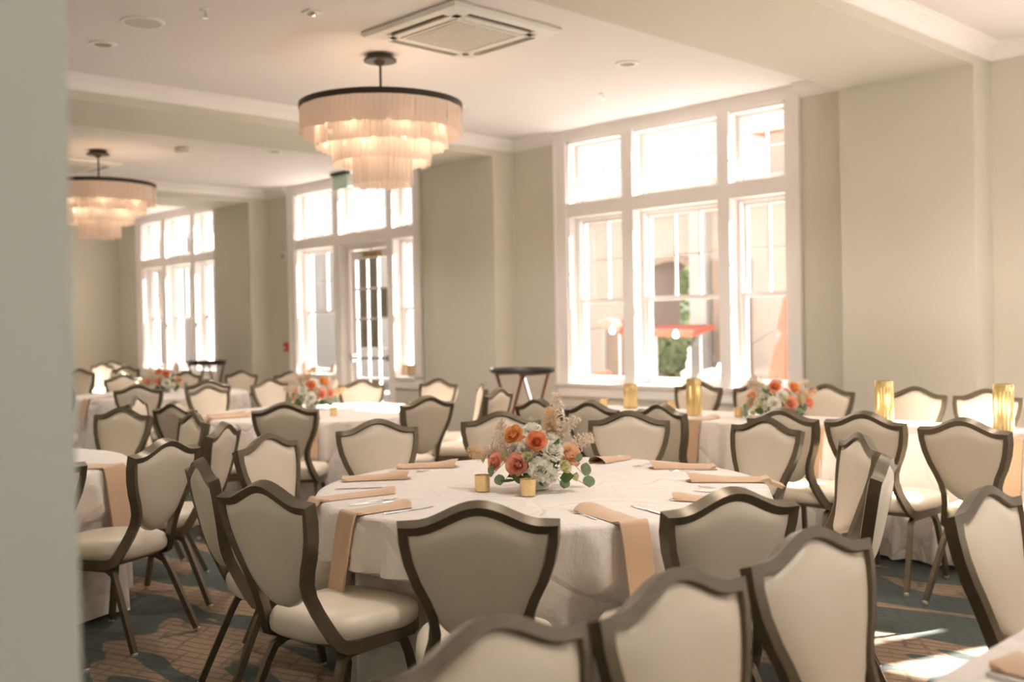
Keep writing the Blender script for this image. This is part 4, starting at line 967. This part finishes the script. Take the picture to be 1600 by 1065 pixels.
# pink stucco wing with an arched passage seen through the big window
def arch_wing():
    t = thing('stucco_building', 'pink stucco building with an arched passage across the courtyard, seen through the big window', 'building', (-15.2, 20, -.15)); b = MB()
    H = 4.15; a0, a1, zs = -.55, .75, 2.75      # opening
    b.box(-3.4, a0, 0, 1.2, 0, H); b.box(a1, 7.6, 0, 1.2, 0, H); 
    n = 12; cx, r = (a0+a1)/2, (a1-a0)/2; vs, fs = [], []
    for y in (0, 1.2):
        for i in range(n+1): a = pi-pi*i/n; vs.append((cx+r*cos(a), y, zs+.55*r*sin(a))); vs.append((cx+r*cos(a), y, H))
    m_ = 2*(n+1)
    for y in (0, 1):
        for i in range(n): q = y*m_+2*i; fs.append((q, q+2, q+3, q+1))
    for i in range(n): fs.append((2*i, 2*i+2, m_+2*i+2, m_+2*i)); fs.append((2*i+1, 2*i+3, m_+2*i+3, m_+2*i+1))
    b.add(vs, fs); obj('wall', b, 'stucco_pink', t)
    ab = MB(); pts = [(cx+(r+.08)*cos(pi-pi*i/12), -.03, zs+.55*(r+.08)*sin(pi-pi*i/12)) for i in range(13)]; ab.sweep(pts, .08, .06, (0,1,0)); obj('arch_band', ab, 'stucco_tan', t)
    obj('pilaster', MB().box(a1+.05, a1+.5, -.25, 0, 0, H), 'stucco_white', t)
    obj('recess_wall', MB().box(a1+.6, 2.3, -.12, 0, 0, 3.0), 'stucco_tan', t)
    obj('cornice', MB().box(-3.5, 7.7, -.15, 1.35, H, H+.15), 'stucco_white', t)
    g = MB().add([(1.0,-.3,H+.1),(2.9,-.3,H+.1),(1.95,-.3,H+1.3),(1.0,1.5,H+.1),(2.9,1.5,H+.1),(1.95,1.5,H+1.3)], [(0,1,2),(3,5,4),(0,2,5,3),(1,4,5,2),(0,3,4,1)])
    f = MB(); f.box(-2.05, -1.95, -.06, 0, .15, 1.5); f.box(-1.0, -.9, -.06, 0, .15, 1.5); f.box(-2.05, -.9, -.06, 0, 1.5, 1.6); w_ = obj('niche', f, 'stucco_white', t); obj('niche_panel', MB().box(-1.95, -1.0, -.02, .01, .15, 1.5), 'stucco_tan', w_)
arch_wing()
building('tall_house', 'pale gabled house rising behind the courtyard wing at right', [(-15.6, -9.0, -.15, 6.6)], 'stucco_pink', 25, 30, roof=(-15.6, -9.0, 6.6), windows=[(-14.4, -13.7, 4.5, 5.8), (-12.6, -11.9, 4.5, 5.8)])
building('white_house', 'white building seen through the glazed door', [(-36, -20.5, -.15, 4.4)], 'stucco_white', 19, 24, windows=[(-34.5, -33.6, .9, 2.6), (-22.5, -21.6, .9, 2.6)], extra=None)
building('far_house', 'pale building seen through the third window', [(-58, -38, -.15, 5.4)], 'stucco_pink', 20, 26, windows=[(-44.5, -42.8, .8, 3.4), (-48, -46.6, .8, 3.4), (-41, -39.8, .8, 3.4)])
def tree(x, y, h, r, label, m, seed, name='courtyard_tree'):
    rnd = random.Random(seed); t = thing(name, label, 'tree', (x, y, -.15)); 
    tb = MB().tube([(0,0,0),(.05,0,h*.4),(0,.03,h*.7)], lambda i: .11-.03*i, 8); tb.tube([(.05,0,h*.4),(.4*r,.2,h*.7)], .04, 6); tb.tube([(.05,0,h*.35),(-.4*r,-.1,h*.7)], .04, 6); obj('trunk', tb, 'bark', t)
    vs, fs = [], []
    for k in range(2600):
        while True:
            p = Vector((rnd.uniform(-1,1), rnd.uniform(-1,1), rnd.uniform(-1,1)))
            if .25 < p.length < 1: break
        p = Vector((p.x*r, p.y*r, h*.68+p.z*h*.36)); p += Vector((sin(p.z*5)*.15, cos(p.z*4)*.15, 0))
        u = Vector((rnd.uniform(-1,1), rnd.uniform(-1,1), rnd.uniform(-1,1))).normalized()*.09; v = u.orthogonal().normalized()*.05; i = len(vs)
        vs += [p-u, p+v, p+u, p-v]; fs.append((i,i+1,i+2,i+3))
    obj('foliage', MB().add(vs, fs), m, t, kind='stuff')
tree(-18.6, 24.5, 3.9, 1.3, 'green courtyard tree seen through the arched passage', 'foliage', 1)
tree(-14.1, 18.6, 1.5, .55, 'leafy shrub seen low through the middle pane of the big window', 'foliage', 2, 'courtyard_shrub')
tree(-20.6, 30, 6.4, 1.7, 'round-topped tree above the stucco wing at left', 'foliage_pale', 4); tree(-16.4, 32, 6.2, 1.5, 'second round-topped tree above the stucco wing', 'foliage_pale', 5)
t = thing('patio_umbrella', 'closed orange patio umbrella behind the right pane of the big window', 'umbrella', (-9.35, 15.6, -.15), 0)
obj('pole', MB().tube([(0,0,0),(0,0,2.2)], .025, 8), 'trim_paint', t); obj('canopy', MB().lathe([(.34,.35),(.30,.8),(.22,1.15),(.10,1.4),(.17,1.5),(.10,1.85),(.02,2.2)], n=20, caps=False, mod=lambda i, z: 1+.16*sin(i*pi/1.25)), 'orange_fabric', t, smooth=60)
obj('base', MB().lathe([(.28,0),(.28,.05),(.05,.09)], n=20), 'black_metal', t)
t = thing('orange_awning', 'narrow orange awning strip crossing the middle pane of the big window', 'awning', (-12.6, 16, 1.22), 0)
obj('canopy', MB().add([(0,-.2,0),(1.15,-.2,-.02),(1.15,.5,.12),(0,.5,.13),(0,-.2,.14),(1.15,-.2,.1),(1.15,.5,.2),(0,.5,.22)], [(0,1,2,3),(4,5,6,7),(0,1,5,4),(1,2,6,5),(2,3,7,6),(3,0,4,7)]), 'orange_fabric', t)
for sx in (.05, 1.1): obj('pole', MB().tube([(sx,.1,-1.37),(sx,.1,.1)], .02, 6), 'trim_paint', t)
t = thing('orange_parasol', 'tilted orange parasol edge seen through the left pane of the big window', 'umbrella', (-13.55, 16.2, -.15), 0)
obj('canopy', MB().lathe([(.0,.22),(.3,.14),(.5,0),(.48,-.01),(.0,.16)], n=10, caps=False), 'orange_fabric', t, loc=(0, 0, 1.5), rot=(0, .35, .3)); obj('pole', MB().tube([(0,0,0),(0,0,1.66)], .02, 6), 'trim_paint', t)
def lantern(x, y, z): 
    pass
# festoon lights: cable plus bulbs
t = thing('festoon_lights', 'string of round glowing bulbs across the courtyard outside the big window', 'string lights', (-11.5, 13.5, 0), 0)
BP = [(-1.95, .1, 1.52), (-1.88, .2, 1.42), (-2.35, 0, 1.22), (-1.6, 0, 1.75), (-1.1, .1, 1.26), (-.12, .2, 1.36), (1.3, .1, 1.28), (2.2, 0, .75)]
cb = MB().tube([(-4, 0, 2.6), (-2.35, 0, 1.3), (-1.92, .15, 1.56), (-1.6, 0, 1.83), (-1.1, .1, 1.33), (-.12, .2, 1.43), (1.3, .1, 1.35), (2.2, 0, .82), (4.0, -.5, 1.6)], .006, 5); obj('cable', cb, 'dark_cap', t)
bl = MB().lathe([(.0,-.055),(.03,-.045),(.042,-.01),(.03,.025),(.012,.045),(.012,.07)], n=12, caps=False).mesh('bulb', 'string_bulb', 60)
for p in BP: obj('bulb', bl, parent=t, loc=p)
for p, zz in (((-4, 0), 2.6), ((4.0, -.5), 1.6)): obj('post', MB().tube([(p[0], p[1], -.15), (p[0], p[1], zz)], .03, 6), 'trim_paint', t)
t = thing('planter_pot', 'pot of red flowers low in the left pane of the big window', 'potted plant', (-13.3, 15.4, -.15), 0)
obj('pot', MB().lathe([(.12,0),(.18,.3),(.2,.42),(.17,.42),(.15,.36),(.0,.36)], n=16, caps=False), 'stucco_tan', t, smooth=40)
rnd = random.Random(3); fb = MB()
for k in range(40):
    a = rnd.uniform(0, 6.28); r = rnd.uniform(0, .2); fb.lathe([(.0,-.03),(.035,0),(.0,.03)], (r*cos(a), r*sin(a), .5+rnd.uniform(0, .2)), 5, False)
obj('blossoms', fb, 'rose_coral', t, kind='stuff')
t = thing('covered_grill', 'rounded white covered object outside the middle pane of the big window', 'covered grill', (-10.35, 14.8, -.15), 0)
obj('cover', MB().lathe([(.27,0),(.29,.3),(.28,.55),(.23,.72),(.13,.8),(.0,.83)], n=24, caps=False, mod=lambda i, z: 1+.03*sin(i*1.9)), 'stucco_white', t, smooth=60)

for o_ in COL.objects:
    if 'label' in o_ and len(o_['label'].split()) > 16: print('LONG', o_.name, o_['label'])
